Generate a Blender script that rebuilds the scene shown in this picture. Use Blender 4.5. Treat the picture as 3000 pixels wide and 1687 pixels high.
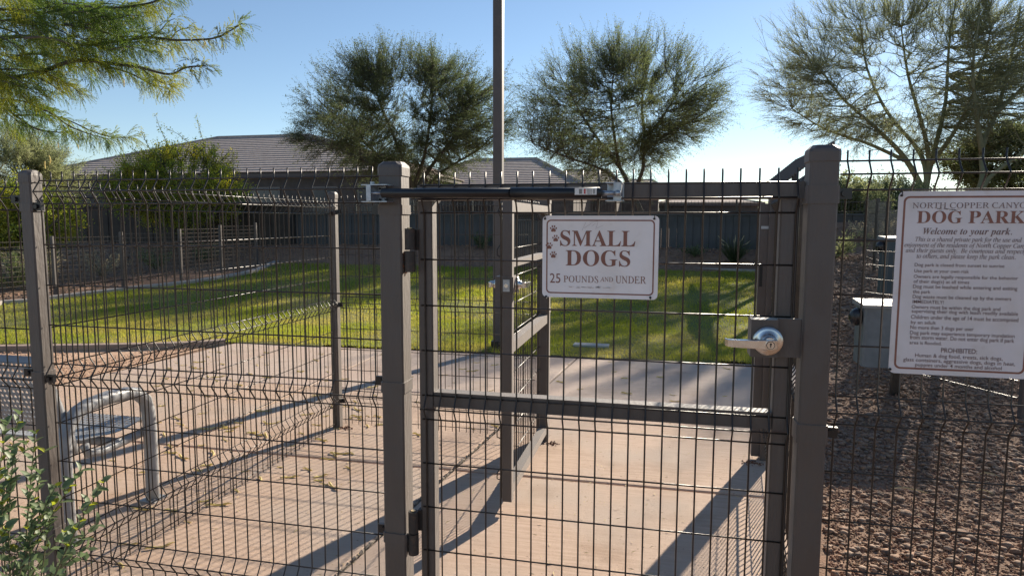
import bpy, math, random
import numpy as np
from mathutils import Vector, Matrix

# ------------------------------------------------------------------ camera, sky, sun, exposure
SC = bpy.context.scene
for o in list(bpy.data.objects):
    bpy.data.objects.remove(o)
COL = SC.collection
FPX, PITCH, ROLL, YAW, EYE = 1965.0, math.radians(5.705), math.radians(0.147), math.radians(12.832), 1.5
FW = Vector((-math.sin(YAW)*math.cos(PITCH), math.cos(YAW)*math.cos(PITCH), -math.sin(PITCH)))
R0 = Vector((math.cos(YAW), math.sin(YAW), 0))
U0 = R0.cross(FW)
RV = R0*math.cos(ROLL) + U0*math.sin(ROLL)
UV = -R0*math.sin(ROLL) + U0*math.cos(ROLL)
cam = bpy.data.cameras.new('camera')
cam.lens = 36*FPX/3000; cam.sensor_width = 36; cam.clip_start = .05; cam.clip_end = 2000
camo = bpy.data.objects.new('camera', cam); COL.objects.link(camo)
m3 = Matrix((RV, UV, -FW)).transposed()
camo.matrix_world = Matrix.Translation((0, 0, EYE)) @ m3.to_4x4()
SC.camera = camo

SUN_EL, SUN_AZ = math.radians(23.4), math.radians(21.0)      # azimuth from +Y towards +X
w = bpy.data.worlds.new('World'); SC.world = w; w.use_nodes = True
nt = w.node_tree
sky = nt.nodes.new('ShaderNodeTexSky'); sky.sky_type = 'NISHITA'; sky.sun_disc = False
sky.sun_elevation = SUN_EL; sky.sun_rotation = SUN_AZ
sky.altitude = 300; sky.air_density = 0.95; sky.dust_density = 0.06; sky.ozone_density = 2.0
nt.links.new(sky.outputs[0], nt.nodes['Background'].inputs[0])
nt.nodes['Background'].inputs[1].default_value = 0.070
sl = bpy.data.lights.new('sun', 'SUN'); sl.energy = 5.0; sl.angle = math.radians(.53); sl.color = (1, .88, .72)
so = bpy.data.objects.new('sun', sl); COL.objects.link(so)
sd = Vector((math.sin(SUN_AZ)*math.cos(SUN_EL), math.cos(SUN_AZ)*math.cos(SUN_EL), math.sin(SUN_EL)))
so.rotation_euler = sd.to_track_quat('Z', 'Y').to_euler()
SC.view_settings.view_transform = 'Standard'; SC.view_settings.look = 'None'
SC.view_settings.gamma = 1; SC.view_settings.use_curve_mapping = False
SC.view_settings.exposure = 1.0
SC.cycles.max_bounces = 6; SC.cycles.transparent_max_bounces = 8

rnd = random.Random(7)
NP = np.random.RandomState(11)

def at(x, y, Y):
    """world point seen at photograph pixel x, y (3000 wide) on the plane at distance Y"""
    d = FW*FPX + RV*(x-1500) - UV*(y-843.5)
    t = Y/d.y
    return Vector((d.x*t, Y, EYE+d.z*t))

# ------------------------------------------------------------------ materials
def mat(name, color, rough=.6, c2=None, scale=8, detail=6, bump=0, bscale=60, spec=.5, metal=0, stretch=None, lo=.35, hi=.65, trans=0, coord='Object', c3=None, s3=1.5):
    m = bpy.data.materials.new(name); m.use_nodes = True
    n = m.node_tree.nodes; L = m.node_tree.links; b = n['Principled BSDF']
    b.inputs['Roughness'].default_value = rough; b.inputs['Metallic'].default_value = metal
    b.inputs['Specular IOR Level'].default_value = spec
    tc = n.new('ShaderNodeTexCoord'); src = tc.outputs[coord]
    if coord == 'World':
        src = None
    if stretch:
        mp = n.new('ShaderNodeMapping'); mp.inputs['Scale'].default_value = stretch
        L.new(src, mp.inputs[0]); src = mp.outputs[0]
    col = None
    if c2:
        ns = n.new('ShaderNodeTexNoise'); ns.inputs['Scale'].default_value = scale; ns.inputs['Detail'].default_value = detail
        L.new(src, ns.inputs['Vector'])
        r = n.new('ShaderNodeValToRGB'); r.color_ramp.elements[0].position = lo; r.color_ramp.elements[1].position = hi
        r.color_ramp.elements[0].color = (*color, 1); r.color_ramp.elements[1].color = (*c2, 1)
        L.new(ns.outputs['Fac'], r.inputs[0]); col = r.outputs[0]
        if c3:
            ns3 = n.new('ShaderNodeTexNoise'); ns3.inputs['Scale'].default_value = s3; ns3.inputs['Detail'].default_value = 3
            L.new(tc.outputs[coord], ns3.inputs['Vector'])
            r3 = n.new('ShaderNodeValToRGB'); r3.color_ramp.elements[0].position = .45; r3.color_ramp.elements[1].position = .62
            L.new(ns3.outputs['Fac'], r3.inputs[0])
            mx = n.new('ShaderNodeMix'); mx.data_type = 'RGBA'
            L.new(r3.outputs[0], mx.inputs['Factor']); L.new(col, mx.inputs['A']); mx.inputs['B'].default_value = (*c3, 1)
            col = mx.outputs['Result']
        L.new(col, b.inputs['Base Color'])
    else:
        b.inputs['Base Color'].default_value = (*color, 1)
    if bump:
        nb = n.new('ShaderNodeTexNoise'); nb.inputs['Scale'].default_value = bscale; nb.inputs['Detail'].default_value = 5
        L.new(src, nb.inputs['Vector'])
        bp = n.new('ShaderNodeBump'); bp.inputs['Strength'].default_value = bump; bp.inputs['Distance'].default_value = .01
        L.new(nb.outputs['Fac'], bp.inputs['Height']); L.new(bp.outputs[0], b.inputs['Normal'])
    if trans:
        t = n.new('ShaderNodeBsdfTranslucent')
        if col: 
            hs = n.new('ShaderNodeHueSaturation'); hs.inputs['Value'].default_value = 1.5; hs.inputs['Saturation'].default_value = 1.1
            L.new(col, hs.inputs['Color']); L.new(hs.outputs[0], t.inputs[0])
        else:
            t.inputs[0].default_value = (*[min(1, c*1.5) for c in color], 1)
        ms = n.new('ShaderNodeMixShader'); ms.inputs[0].default_value = trans
        L.new(b.outputs[0], ms.inputs[1]); L.new(t.outputs[0], ms.inputs[2])
        L.new(ms.outputs[0], n['Material Output'].inputs[0])
    return m

M = dict(
    paint=mat('brown_paint', (.042, .028, .0225), .56, (.064, .046, .037), 9, spec=1.0, c3=(.052, .040, .035), s3=11, bump=.22, bscale=90, lo=.3, hi=.75, stretch=(1, 1, .25)),
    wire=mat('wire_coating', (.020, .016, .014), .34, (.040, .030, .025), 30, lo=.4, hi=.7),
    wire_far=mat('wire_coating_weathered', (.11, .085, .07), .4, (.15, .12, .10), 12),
    black=mat('black_coating', (.012, .012, .014), .35),
    rubber=mat('black_rubber', (.02, .02, .022), .6),
    zinc=mat('zinc_plate', (.40, .43, .47), .4, (.30, .33, .37), 60, metal=.75),
    chrome=mat('satin_chrome', (.70, .70, .69), .27, (.6, .57, .53), 40, metal=1),
    brass=mat('brass_pin', (.5, .4, .25), .35, metal=1),
    dark=mat('dark_slot', (.01, .01, .01), .6),
    rust=mat('rust', (.24, .10, .045), .85, (.12, .06, .04), 90, bump=.4, bscale=200),
    hinge=mat('hinge_paint', (.028, .023, .021), .55, (.07, .042, .03), 60, lo=.5, hi=.7),
    sign=mat('sign_white', (.80, .77, .78), .45, (.84, .81, .82), 5, bump=.02, bscale=20, c3=(.78, .75, .75), s3=9),
    sign2=mat('sign_faded', (.66, .63, .65), .5, (.71, .68, .70), 5, bump=.02, bscale=20, c3=(.64, .61, .61), s3=9),
    signbrown=mat('sign_brown', (.21, .085, .06), .5, (.25, .105, .075), 40),
    signtext=mat('sign_text', (.19, .12, .11), .5),
    stain=mat('sign_stain', (.60, .53, .51), .6, (.64, .57, .55), 60),
    labelw=mat('label_white', (.7, .7, .68), .5), labelr=mat('label_red', (.45, .06, .06), .5),
    slab=mat('concrete_tan', (.465, .325, .235), .85, (.56, .405, .305), 6, bump=.5, bscale=70, stretch=(.9, 9, 1), c3=(.475, .37, .295), s3=1.1),
    slabfar=mat('concrete_grey', (.44, .34, .275), .8, (.50, .39, .32), 4, bump=.25, bscale=55, stretch=(.9, 9, 1), c3=(.47, .35, .28), s3=1.4),
    joint=mat('joint_sand', (.16, .13, .105), .9, (.30, .25, .20), 60, bump=.6, bscale=120),
    curb=mat('curb_concrete', (.26, .19, .15), .9, (.36, .27, .21), 10, bump=.3, bscale=80),
    kerb2=mat('mow_curb_concrete', (.34, .30, .26), .9, (.42, .37, .32), 10, bump=.3, bscale=80),
    dirt=mat('desert_dirt', (.29, .165, .10), .95, (.14, .085, .055), 14, bump=.8, bscale=90, c3=(.27, .16, .10), s3=2.2),
    dirt2=mat('bank_dirt', (.22, .15, .10), .95, (.15, .105, .075), 3, bump=.8, bscale=30),
    lawn=mat('lawn_soil', (.11, .125, .025), .95, (.16, .17, .035), 2.2, bump=.8, bscale=60, c3=(.17, .16, .045), s3=.9),
    blade=mat('grass_blade', (.24, .27, .038), .6, (.31, .325, .055), .8, trans=.5, c3=(.38, .34, .09), s3=.9),
    rock=mat('gravel_rock', (.10, .066, .048), .9, (.36, .24, .165), 30, detail=2, bump=.5, bscale=80, c3=(.30, .16, .09), s3=27),
    bedrock=mat('bed_gravel_rock', (.36, .22, .14), .9, (.56, .38, .26), 25, detail=2),
    chip=mat('gravel_chip', (.15, .088, .056), .9, (.50, .31, .19), 45, detail=2, c3=(.28, .14, .085), s3=9),
    litter=mat('dry_litter', (.60, .50, .24), .8, (.38, .28, .14), 20),
    pod=mat('seed_pod', (.72, .64, .30), .7, (.56, .46, .22), 40, bump=.4, bscale=80, trans=.3),
    bark=mat('tree_bark', (.060, .055, .042), .9, (.10, .09, .068), 8, bump=.8, bscale=25, stretch=(3, 3, .6)),
    barkgreen=mat('green_bark', (.15, .165, .095), .85, (.20, .20, .12), 6, bump=.5, bscale=20),
    leafdark=mat('mesquite_leaf_dark', (.075, .10, .042), .6, (.12, .145, .062), 1.2, trans=.48),
    leafmid=mat('desert_leaf', (.10, .13, .055), .6, (.155, .18, .078), 1.4, trans=.52),
    leafpale=mat('pale_leaf', (.17, .20, .10), .6, (.24, .255, .13), 1.4, trans=.55),
    leaffront=mat('mesquite_leaf', (.050, .090, .018), .5, (.11, .165, .032), 5.5, trans=.5, c3=(.22, .23, .03), s3=1.5),
    leafyel=mat('yellow_green_leaf', (.20, .26, .04), .6, (.31, .36, .06), 2.2, trans=.5, c3=(.40, .36, .05), s3=2.0),
    leafjoj=mat('sage_leaf', (.12, .175, .085), .5, (.18, .235, .12), 30, trans=.3),
    stem=mat('shrub_stem', (.12, .11, .06), .7),
    straw=mat('straw_blade', (.42, .36, .22), .7, (.55, .48, .32), 4, trans=.3),
    perf=mat('bench_coating', (.27, .275, .285), .38, (.33, .335, .34), 20, bump=.05, bscale=40, spec=.6),
    pole=mat('pole_paint', (.07, .06, .056), .5, (.09, .075, .07), 5, bump=.1, bscale=90),
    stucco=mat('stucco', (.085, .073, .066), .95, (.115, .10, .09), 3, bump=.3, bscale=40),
    trim=mat('fascia_trim', (.12, .10, .09), .8),
    tile=mat('roof_tile', (.34, .275, .24), .85, (.46, .38, .33), 1.5, bump=.4, bscale=12, stretch=(3, 3, 3)),
    glass=mat('window_glass', (.05, .06, .07), .25), frame=mat('window_frame', (.20, .18, .165), .6),
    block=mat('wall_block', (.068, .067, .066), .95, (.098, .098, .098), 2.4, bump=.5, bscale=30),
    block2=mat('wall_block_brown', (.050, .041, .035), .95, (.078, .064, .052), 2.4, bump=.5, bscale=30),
    bin=mat('bin_metal', (.13, .15, .16), .5, (.17, .19, .20), 12),
    binlid=mat('bin_lid', (.26, .26, .25), .55),
    bindark=mat('bin_metal_dark', (.06, .08, .09), .5), 
    bag=mat('black_bag', (.015, .015, .018), .25, bump=.6, bscale=25),
    corr=mat('corrugated_roof', (.15, .125, .115), .9, spec=.15),
    lid=mat('valve_lid', (.40, .40, .37), .8),
)

for k_, v_ in (('paint', .30), ('pole', .2)):        # chalky, sun-weathered powder coat
    b_ = M[k_].node_tree.nodes['Principled BSDF']
    b_.inputs['Sheen Weight'].default_value = v_; b_.inputs['Sheen Roughness'].default_value = .45; b_.inputs['Sheen Tint'].default_value = (1, .93, .88, 1)

for k_ in ('slab', 'slabfar', 'sign', 'sign2', 'paint'):     # small stains, pits and scuffs that break up even surfaces
    n_ = M[k_].node_tree.nodes; l_ = M[k_].node_tree.links; b_ = n_['Principled BSDF']
    src_ = b_.inputs['Base Color'].links[0].from_socket; tc_ = [q for q in n_ if q.type == 'TEX_COORD'][0]
    big = k_ in ('slab', 'slabfar')
    for sc_, a0, a1, mul in (((38, .66, .72, .62), (2.3, .56, .70, .84), (160, .60, .75, .82)) if big else ((22, .62, .80, .90), (3.5, .5, .75, .93))):
        ns_ = n_.new('ShaderNodeTexNoise'); ns_.inputs['Scale'].default_value = sc_; ns_.inputs['Detail'].default_value = 4
        l_.new(tc_.outputs['Object'], ns_.inputs['Vector'])
        rp_ = n_.new('ShaderNodeValToRGB'); rp_.color_ramp.elements[0].position = a0; rp_.color_ramp.elements[1].position = a1
        rp_.color_ramp.elements[0].color = (1, 1, 1, 1); rp_.color_ramp.elements[1].color = (mul, mul*.97, mul*.93, 1)
        l_.new(ns_.outputs['Fac'], rp_.inputs[0])
        mx_ = n_.new('ShaderNodeMix'); mx_.data_type = 'RGBA'; mx_.blend_type = 'MULTIPLY'; mx_.inputs['Factor'].default_value = 1
        l_.new(src_, mx_.inputs['A']); l_.new(rp_.outputs[0], mx_.inputs['B']); src_ = mx_.outputs['Result']
    l_.new(src_, b_.inputs['Base Color'])

# ------------------------------------------------------------------ helpers
class MB:
    def __init__(s): s.v = []; s.f = []
    def add(s, vs, fs):
        k = len(s.v); s.v += [tuple(p) for p in vs]; s.f += [tuple(i+k for i in q) for q in fs]
    def box(s, x0, x1, y0, y1, z0, z1, M=None):
        vs = [(x, y, z) for z in (z0, z1) for y in (y0, y1) for x in (x0, x1)]
        if M: vs = [tuple(M @ Vector(p)) for p in vs]
        s.add(vs, [(0, 2, 3, 1), (4, 5, 7, 6), (0, 1, 5, 4), (2, 6, 7, 3), (0, 4, 6, 2), (1, 3, 7, 5)])
    def bevbox(s, x0, x1, y0, y1, z0, z1, b=.004):
        """vertical tube section with chamfered upright edges"""
        ring = [(x0+b, y0), (x1-b, y0), (x1, y0+b), (x1, y1-b), (x1-b, y1), (x0+b, y1), (x0, y1-b), (x0, y0+b)]
        s.prism(ring, z0, z1)
    def prism(s, ring, z0, z1):
        n = len(ring)
        vs = [(x, y, z0) for x, y in ring]+[(x, y, z1) for x, y in ring]
        s.add(vs, [tuple(range(n))[::-1], tuple(range(n, 2*n))]+[(i, (i+1) % n, n+(i+1) % n, n+i) for i in range(n)])
    def tube(s, path, r, n=6, cap=True, flat=1.0):
        P = [Vector(p) for p in path]; k = len(P)
        rr = r if isinstance(r, (list, tuple)) else [r]*k
        vs = []; up = None
        for i in range(k):
            t = (P[min(i+1, k-1)]-P[max(i-1, 0)])
            if t.length < 1e-9: t = Vector((0, 0, 1))
            t.normalize()
            if up is None:
                up = Vector((0, 0, 1)) if abs(t.z) < .9 else Vector((1, 0, 0))
            a = t.cross(up)
            if a.length < 1e-5: a = t.orthogonal()
            a.normalize(); b = a.cross(t).normalized(); up = b
            for j in range(n):
                th = 2*math.pi*(j+.5)/n
                vs.append(P[i]+a*(rr[i]*math.cos(th)*flat)+b*(rr[i]*math.sin(th)))
        fs = [(i*n+j, i*n+(j+1) % n, (i+1)*n+(j+1) % n, (i+1)*n+j) for i in range(k-1) for j in range(n)]
        if cap: fs += [tuple(range(n))[::-1], tuple(range((k-1)*n, k*n))]
        s.add(vs, fs)
    def bar(s, a, b, wx, wz, upv=(0, 0, 1)):
        """box section between two points"""
        a, b = Vector(a), Vector(b); t = (b-a).normalized(); u = Vector(upv)
        x = t.cross(u).normalized(); u = x.cross(t)
        vs = [p+x*sx*wx/2+u*sz*wz/2 for p in (a, b) for sx, sz in ((-1, -1), (1, -1), (1, 1), (-1, 1))]
        s.add(vs, [(0, 1, 2, 3)[::-1], (4, 5, 6, 7), (0, 1, 5, 4), (1, 2, 6, 5), (2, 3, 7, 6), (3, 0, 4, 7)])
    def build(s, name, m, parent=None, loc=(0, 0, 0), smooth=False):
        me = bpy.data.meshes.new(name)
        me.from_pydata([tuple(p) for p in s.v], [], s.f); me.materials.append(m)
        if smooth: me.polygons.foreach_set('use_smooth', [True]*len(me.polygons))
        me.update(); return link(name, me, parent, loc)

def base_of(parent):
    return parent.get('_b', (0, 0, 0)) if parent else (0, 0, 0)

def link(name, me, parent=None, loc=(0, 0, 0)):
    """loc is the world offset of the mesh coordinates"""
    o = bpy.data.objects.new(name, me); COL.objects.link(o)
    W = Vector(loc)
    if parent:
        o.parent = parent; o.location = W-Vector(wb(parent))
    else: o.location = W
    return o

WB = {}
def wb(o):
    v = Vector((0, 0, 0))
    while o:
        v += o.location; o = o.parent
    return v

def empty(name, loc, label, cat, group=None):
    o = bpy.data.objects.new(name, None); COL.objects.link(o); o.location = loc; o.empty_display_size = .1
    return tag(o, label, cat, group)

def tag(o, label=None, cat=None, group=None, kind=None):
    if label: o['label'] = label
    if cat: o['category'] = cat
    if group: o['group'] = group
    if kind: o['kind'] = kind
    return o

def np_mesh(name, V, F, m, parent=None, smooth=False, nper=3):
    V = np.asarray(V, np.float32); F = np.asarray(F, np.int32)
    me = bpy.data.meshes.new(name)
    me.vertices.add(len(V)); me.vertices.foreach_set('co', V.ravel())
    me.loops.add(F.size); me.loops.foreach_set('vertex_index', F.ravel())
    me.polygons.add(len(F)); me.polygons.foreach_set('loop_start', np.arange(0, F.size, nper, dtype=np.int32))
    me.polygons.foreach_set('loop_total', np.full(len(F), nper, np.int32))
    if smooth: me.polygons.foreach_set('use_smooth', np.ones(len(F), bool))
    me.materials.append(m); me.update(calc_edges=True)
    return link(name, me, parent)

def ss(t):
    t = np.clip(t, 0, 1); return t*t*(3-2*t)

def EDGE(y):                       # right edge of the paving
    return .60 + .20*(np.asarray(y, float)-2.6)

def LZ(y): return .34*ss((np.asarray(y, float)-8)/9.5)

def gp(px, py):
    """point of the rising lawn surface seen at a photograph pixel"""
    d = FW*FPX + RV*(px-1500) - UV*(py-843.5); z = 0.0
    for _ in range(12):
        t = (z-EYE)/d.z; z = float(LZ(d.y*t))
    return (d.x*t, d.y*t)

def H(x, y):
    x = np.asarray(x, float); y = np.asarray(y, float)
    h = LZ(y) + .50*ss((y-15.9)/1.9)
    h = h + .30*ss((-12.3-x)/3)*ss((y-12)/5)*(1-ss((y-15.9)/1.9))
    r = np.clip((y-4.2)*.05, 0, .75)*ss((x-EDGE(np.minimum(y, 7)))/.8)*ss((x-(-.2+.17*y))/.8)
    return h+r

# ------------------------------------------------------------------ ground
def grid(name, xs, ys, hf, m, dz=0):
    X, Y = np.meshgrid(xs, ys); Z = hf(X, Y)+dz
    V = np.stack([X.ravel(), Y.ravel(), Z.ravel()], 1); nx = len(xs); F = []
    idx = np.arange(len(V)).reshape(len(ys), nx)
    F = np.stack([idx[:-1, :-1], idx[:-1, 1:], idx[1:, 1:], idx[1:, :-1]], -1).reshape(-1, 4)
    return np_mesh(name, V, F, m, None, True, 4)

xs = np.unique(np.concatenate([np.linspace(-900, -40, 12), np.linspace(-40, 20, 241), np.linspace(20, 900, 12)]))
ys = np.unique(np.concatenate([np.linspace(-200, -4, 8), np.linspace(-4, 45, 197), np.linspace(45, 1500, 14)]))
def HG(X, Y):
    Z = H(X, Y)-.03
    return Z+.012*np.sin(X*3.1+Y*1.3)*np.sin(Y*2.7-X)*(np.abs(X) < 40)
g = grid('ground', xs, ys, HG, M['dirt']); tag(g, kind='structure')

# paving panels with recessed joints
slab = bpy.data.objects.new('concrete_walk', None); COL.objects.link(slab); tag(slab, kind='structure')
JX = lambda y: -1.24+.086*(y-3.55)
JL = lambda y: -3.15+.01*(y-3)
FARY = lambda x: 7.25 + (.06*(x+1) if x > -1 else 0)
def panel(poly, m):
    b = MB(); n = len(poly)
    cx = sum(p[0] for p in poly)/n; cy = sum(p[1] for p in poly)/n
    top = [(p[0], p[1], 0) for p in poly]; r = .012
    inn = []
    for p in poly:
        d = Vector((cx-p[0], cy-p[1])).normalized(); inn.append((p[0]+d.x*r, p[1]+d.y*r, 0))
    low = [(p[0], p[1], -.006) for p in poly]; bot = [(p[0], p[1], -.05) for p in poly]
    vs = inn+low+bot
    fs = [tuple(range(n))]+[(i, n+i, n+(i+1) % n, (i+1) % n) for i in range(n)]+[(n+i, 2*n+i, 2*n+(i+1) % n, n+(i+1) % n) for i in range(n)]
    b.add(vs, fs); b.build('slab_panel', m, slab)
rows = [(-1.5, 1.2), (1.2, 3.76), (3.76, 5.45), (5.45, None)]
g_ = .010
for y0, y1 in rows:
    def yy(x): return y1-g_ if y1 else FARY(x)
    mm = M['slab'] if y1 else M['slabfar']
    a = y0+g_
    panel([(JX(a)+g_, a), (EDGE(a), a), (EDGE(y1 or 7.4), yy(3) if y1 else FARY(1.5)), (JX(y1 or 7.3)+g_, yy(-1))], mm)
    panel([(JL(a)+g_, a), (JX(a)-g_, a), (JX(y1 or 7.3)-g_, yy(-1)), (JL(y1 or 7.2)+g_, yy(-3))], mm)
    if y1: 
        panel([(-5.35, a), (JL(a)-g_, a), (JL(y1)-g_, y1-g_), (-5.35, y1-g_)], mm)
    else:
        panel([(-5.3, a), (JL(a)-g_, a), (JL(7.2)-g_, 7.22), (-5.12, 7.2)], mm)
    if y1 and y1 < 4:
        panel([(-9.5, a), (-5.362, a), (-5.362, y1-g_), (-9.5, y1-g_)], mm)
panel([(-9.5, 3.77), (-5.362, 3.77), (-5.362, 4.93), (-9.5, 4.93)], M['slab'])
b = MB(); b.add([(-9.6, -1.6, -.014), (EDGE(-1.6)-.01, -1.6, -.014), (EDGE(7.3)-.01, 7.3, -.014), (-5.2, 7.2, -.014), (-5.3, 4.9, -.014), (-9.6, 4.9, -.014)], [(0, 1, 2, 3, 4, 5)])
b.build('joint_sand', M['joint'], slab)
# crumbly sealant raised in the long joint
V = []; F = []
b = MB()
yv = 2.2
while yv < 5.6:
    L_ = rnd.uniform(.02, .09); x = JX(yv)+rnd.uniform(-.004, .004)
    b.tube([(x, yv, -.003), (JX(yv+L_*.5)+rnd.uniform(-.003, .003), yv+L_*.5, .003), (JX(yv+L_), yv+L_, -.003)], [.004, rnd.uniform(.005, .011), .004], 5)
    yv += L_*rnd.uniform(.9, 1.6)
tag(b.build('joint_crumbs', M['joint'], slab), kind='stuff')

# lawn
FARC = [gp(*q) for q in ((-60, 902), (0, 893), (76, 888), (145, 879), (366, 852), (500, 838), (620, 822), (700, 808), (761, 793), (800, 775), (840, 764), (900, 763), (972, 765), (1110, 769), (1283, 772), (1433, 780), (1700, 786), (1926, 790), (2215, 799), (2330, 803))]
LAWN = [(-13, 2.5), (-9.6, 5.55), (-7.76, 6.42), (-6.38, 6.74), (-5.1, 7.22), (-2.9, 7.26), (-1.0, 7.26), (1.2, 7.40), (1.7, 9), (2.4, 13)] + FARC[::-1] + [(-12.4, 8.3), (-15, 7)]
LAWN = [tuple(q) for q in LAWN]
lp = np.array(LAWN)
def inside(px, py, poly=lp):
    px = np.asarray(px); py = np.asarray(py); c = np.zeros(px.shape, bool); n = len(poly)
    for i in range(n):
        x0, y0 = poly[i]; x1, y1 = poly[(i+1) % n]
        t = ((y0 > py) != (y1 > py)) & (px < (x1-x0)*(py-y0)/(y1-y0+1e-12)+x0); c ^= t
    return c
lx = np.arange(-15, 4, .12); ly = np.arange(2.5, 20.2, .12)
X, Y = np.meshgrid(lx, ly)
cell = inside(X[:-1, :-1]+.06, Y[:-1, :-1]+.06)
idx = np.arange(X.size).reshape(X.shape)
F = np.stack([idx[:-1, :-1], idx[:-1, 1:], idx[1:, 1:], idx[1:, :-1]], -1)[cell]
Z = H(X, Y)*(1)+.006+.006*np.sin(X*9)*np.sin(Y*7)
Z = LZ(Y)+.004+.008*np.sin(X*2.1+Y)*np.sin(Y*1.7)+.006
lawn = np_mesh('lawn', np.stack([X.ravel(), Y.ravel(), Z.ravel()], 1), F.reshape(-1, 4), M['lawn'], None, True, 4)
tag(lawn, kind='structure')
def blades(n, y0, y1, x0, x1, h, wd, seed):
    r = np.random.RandomState(seed)
    px = r.uniform(x0, x1, n); py = r.uniform(y0, y1, n); k = inside(px, py+.03*np.sin(px*7.0)+.02*np.sin(px*23.0)+r.normal(size=n)*.02); px = px[k]; py = py[k]; n = len(px)
    pz = LZ(py)+.004
    a = r.uniform(0, 6.283, n); hh = h*r.uniform(.45, 1.25, n)*(1+.35*np.sin(px*2.3)*np.sin(py*1.9)); le = r.uniform(0, .8, n)*hh; b = r.uniform(0, 6.283, n)
    ww = wd*r.uniform(.6, 1.3, n)
    A = np.stack([px-np.cos(a)*ww, py-np.sin(a)*ww, pz], 1); B = np.stack([px+np.cos(a)*ww, py+np.sin(a)*ww, pz], 1)
    C = np.stack([px+np.cos(b)*le, py+np.sin(b)*le, pz+hh], 1)
    return np.stack([A, B, C], 1).reshape(-1, 3)
V = np.concatenate([blades(150000, 6.2, 9.5, -9, 2.2, .038, .0035, 1), blades(40000, 2.5, 9.5, -15, -9, .05, .006, 5), blades(120000, 9.5, 14, -13, 3, .04, .006, 2), blades(90000, 14, 20, -13, 4, .055, .011, 3), blades(9000, 6.2, 7.7, -9, 2, .075, .003, 4)])
tag(np_mesh('grass', V, np.arange(len(V)).reshape(-1, 3), M['blade']), 'short green lawn grass lit between tree shadows', 'grass', kind='stuff')

# curbs
def curb(path, wd, h0, h1, name, m, label):
    b = MB(); n = len(path)
    for i in range(n-1):
        a = Vector(path[i]); c = Vector(path[i+1]); t = (c-a).normalized(); nrm = Vector((-t.y, t.x, 0))*wd/2
    vs = []
    for i in range(n):
        a = Vector(path[max(i-1, 0)]); c = Vector(path[min(i+1, n-1)]); t = (c-a); t.z = 0; t.normalize(); nr = Vector((-t.y, t.x, 0))*wd/2; p = Vector(path[i])
        vs += [p-nr+Vector((0, 0, h0)), p-nr+Vector((0, 0, h1-.008)), p-nr*.85+Vector((0, 0, h1)), p+nr*.85+Vector((0, 0, h1)), p+nr+Vector((0, 0, h1-.008)), p+nr+Vector((0, 0, h0))]
    fs = [(i*6+j, i*6+j+1, (i+1)*6+j+1, (i+1)*6+j) for i in range(n-1) for j in range(5)]
    fs += [tuple(range(6)), tuple(range((n-1)*6, n*6))[::-1]]
    b.add(vs, fs)
    return tag(b.build(name, m), label, 'curb')
def dense(poly, k=6):
    out = []
    n = len(poly)
    for i in range(n-1):
        p0 = poly[max(i-1, 0)]; p1 = poly[i]; p2 = poly[i+1]; p3 = poly[min(i+2, n-1)]
        for j in range(k):
            t = j/k
            q = [.5*((2*p1[c])+(-p0[c]+p2[c])*t+(2*p0[c]-5*p1[c]+4*p2[c]-p3[c])*t*t+(-p0[c]+3*p1[c]-3*p2[c]+p3[c])*t**3) for c in (0, 1)]
            out.append(q)
    out.append(list(poly[-1]))
    return [(x, y, float(LZ(y))) for x, y in out]
curb(dense([(-12.8, 8.0)]+FARC, 3), .16, -.1, .075, 'lawn_curb', M['kerb2'], 'pale curved concrete curb along the far edge of the lawn')
curb(dense([(-9.8, 5.15), (-8.4, 5.85), (-7.28, 6.2), (-6.25, 6.55), (-5.55, 6.85), (-5.22, 7.12)]), .13, -.08, .055, 'planter_curb', M['curb'], 'brown raised concrete curb between gravel bed and lawn behind the bench')

# ------------------------------------------------------------------ gravel
ico = np.array([[0, .526, .851], [0, -.526, .851], [0, .526, -.851], [0, -.526, -.851], [.526, .851, 0], [-.526, .851, 0], [.526, -.851, 0], [-.526, -.851, 0], [.851, 0, .526], [-.851, 0, .526], [.851, 0, -.526], [-.851, 0, -.526]])
icf = np.array([[0, 1, 8], [0, 9, 1], [0, 5, 9], [0, 4, 5], [0, 8, 4], [1, 7, 6], [1, 6, 8], [1, 9, 7], [2, 3, 11], [2, 10, 3], [2, 4, 10], [2, 5, 4], [2, 11, 5], [3, 6, 7], [3, 10, 6], [3, 7, 11], [4, 8, 10], [6, 10, 8], [5, 11, 9], [7, 9, 11]])
def rocks(px, py, pz, size, seed):
    r = np.random.RandomState(seed); n = len(px)
    sc = size[:, None]*r.uniform(.6, 1.35, (n, 3)); sc[:, 2] *= .5
    a = r.uniform(0, 6.283, n)
    v = ico[None]*r.uniform(.68, 1.25, (n, 12, 1))*sc[:, None, :]
    x = v[..., 0]*np.cos(a)[:, None]-v[..., 1]*np.sin(a)[:, None]; y = v[..., 0]*np.sin(a)[:, None]+v[..., 1]*np.cos(a)[:, None]
    V = np.stack([x+px[:, None], y+py[:, None], v[..., 2]+pz[:, None]], -1).reshape(-1, 3)
    F = (icf[None]+(np.arange(n)*12)[:, None, None]).reshape(-1, 3)
    return V, F
def scatter(n, fx, y0, y1, x0, x1, lo, hi, seed, p=2.2):
    r = np.random.RandomState(seed); px = r.uniform(x0, x1, n); py = r.uniform(y0, y1, n); k = fx(px, py); px = px[k]; py = py[k]
    s = lo+(hi-lo)*r.uniform(0, 1, len(px))**p
    return px, py, HG(px, py)+s*.30, s
right = lambda x, y: (x > EDGE(y)+.02) & (x > .3+.145*y)
octa = np.array([[1, 0, 0], [0, 1, 0], [-1, 0, 0], [0, -1, 0], [0, 0, 1], [0, 0, -1]], float)
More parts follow.
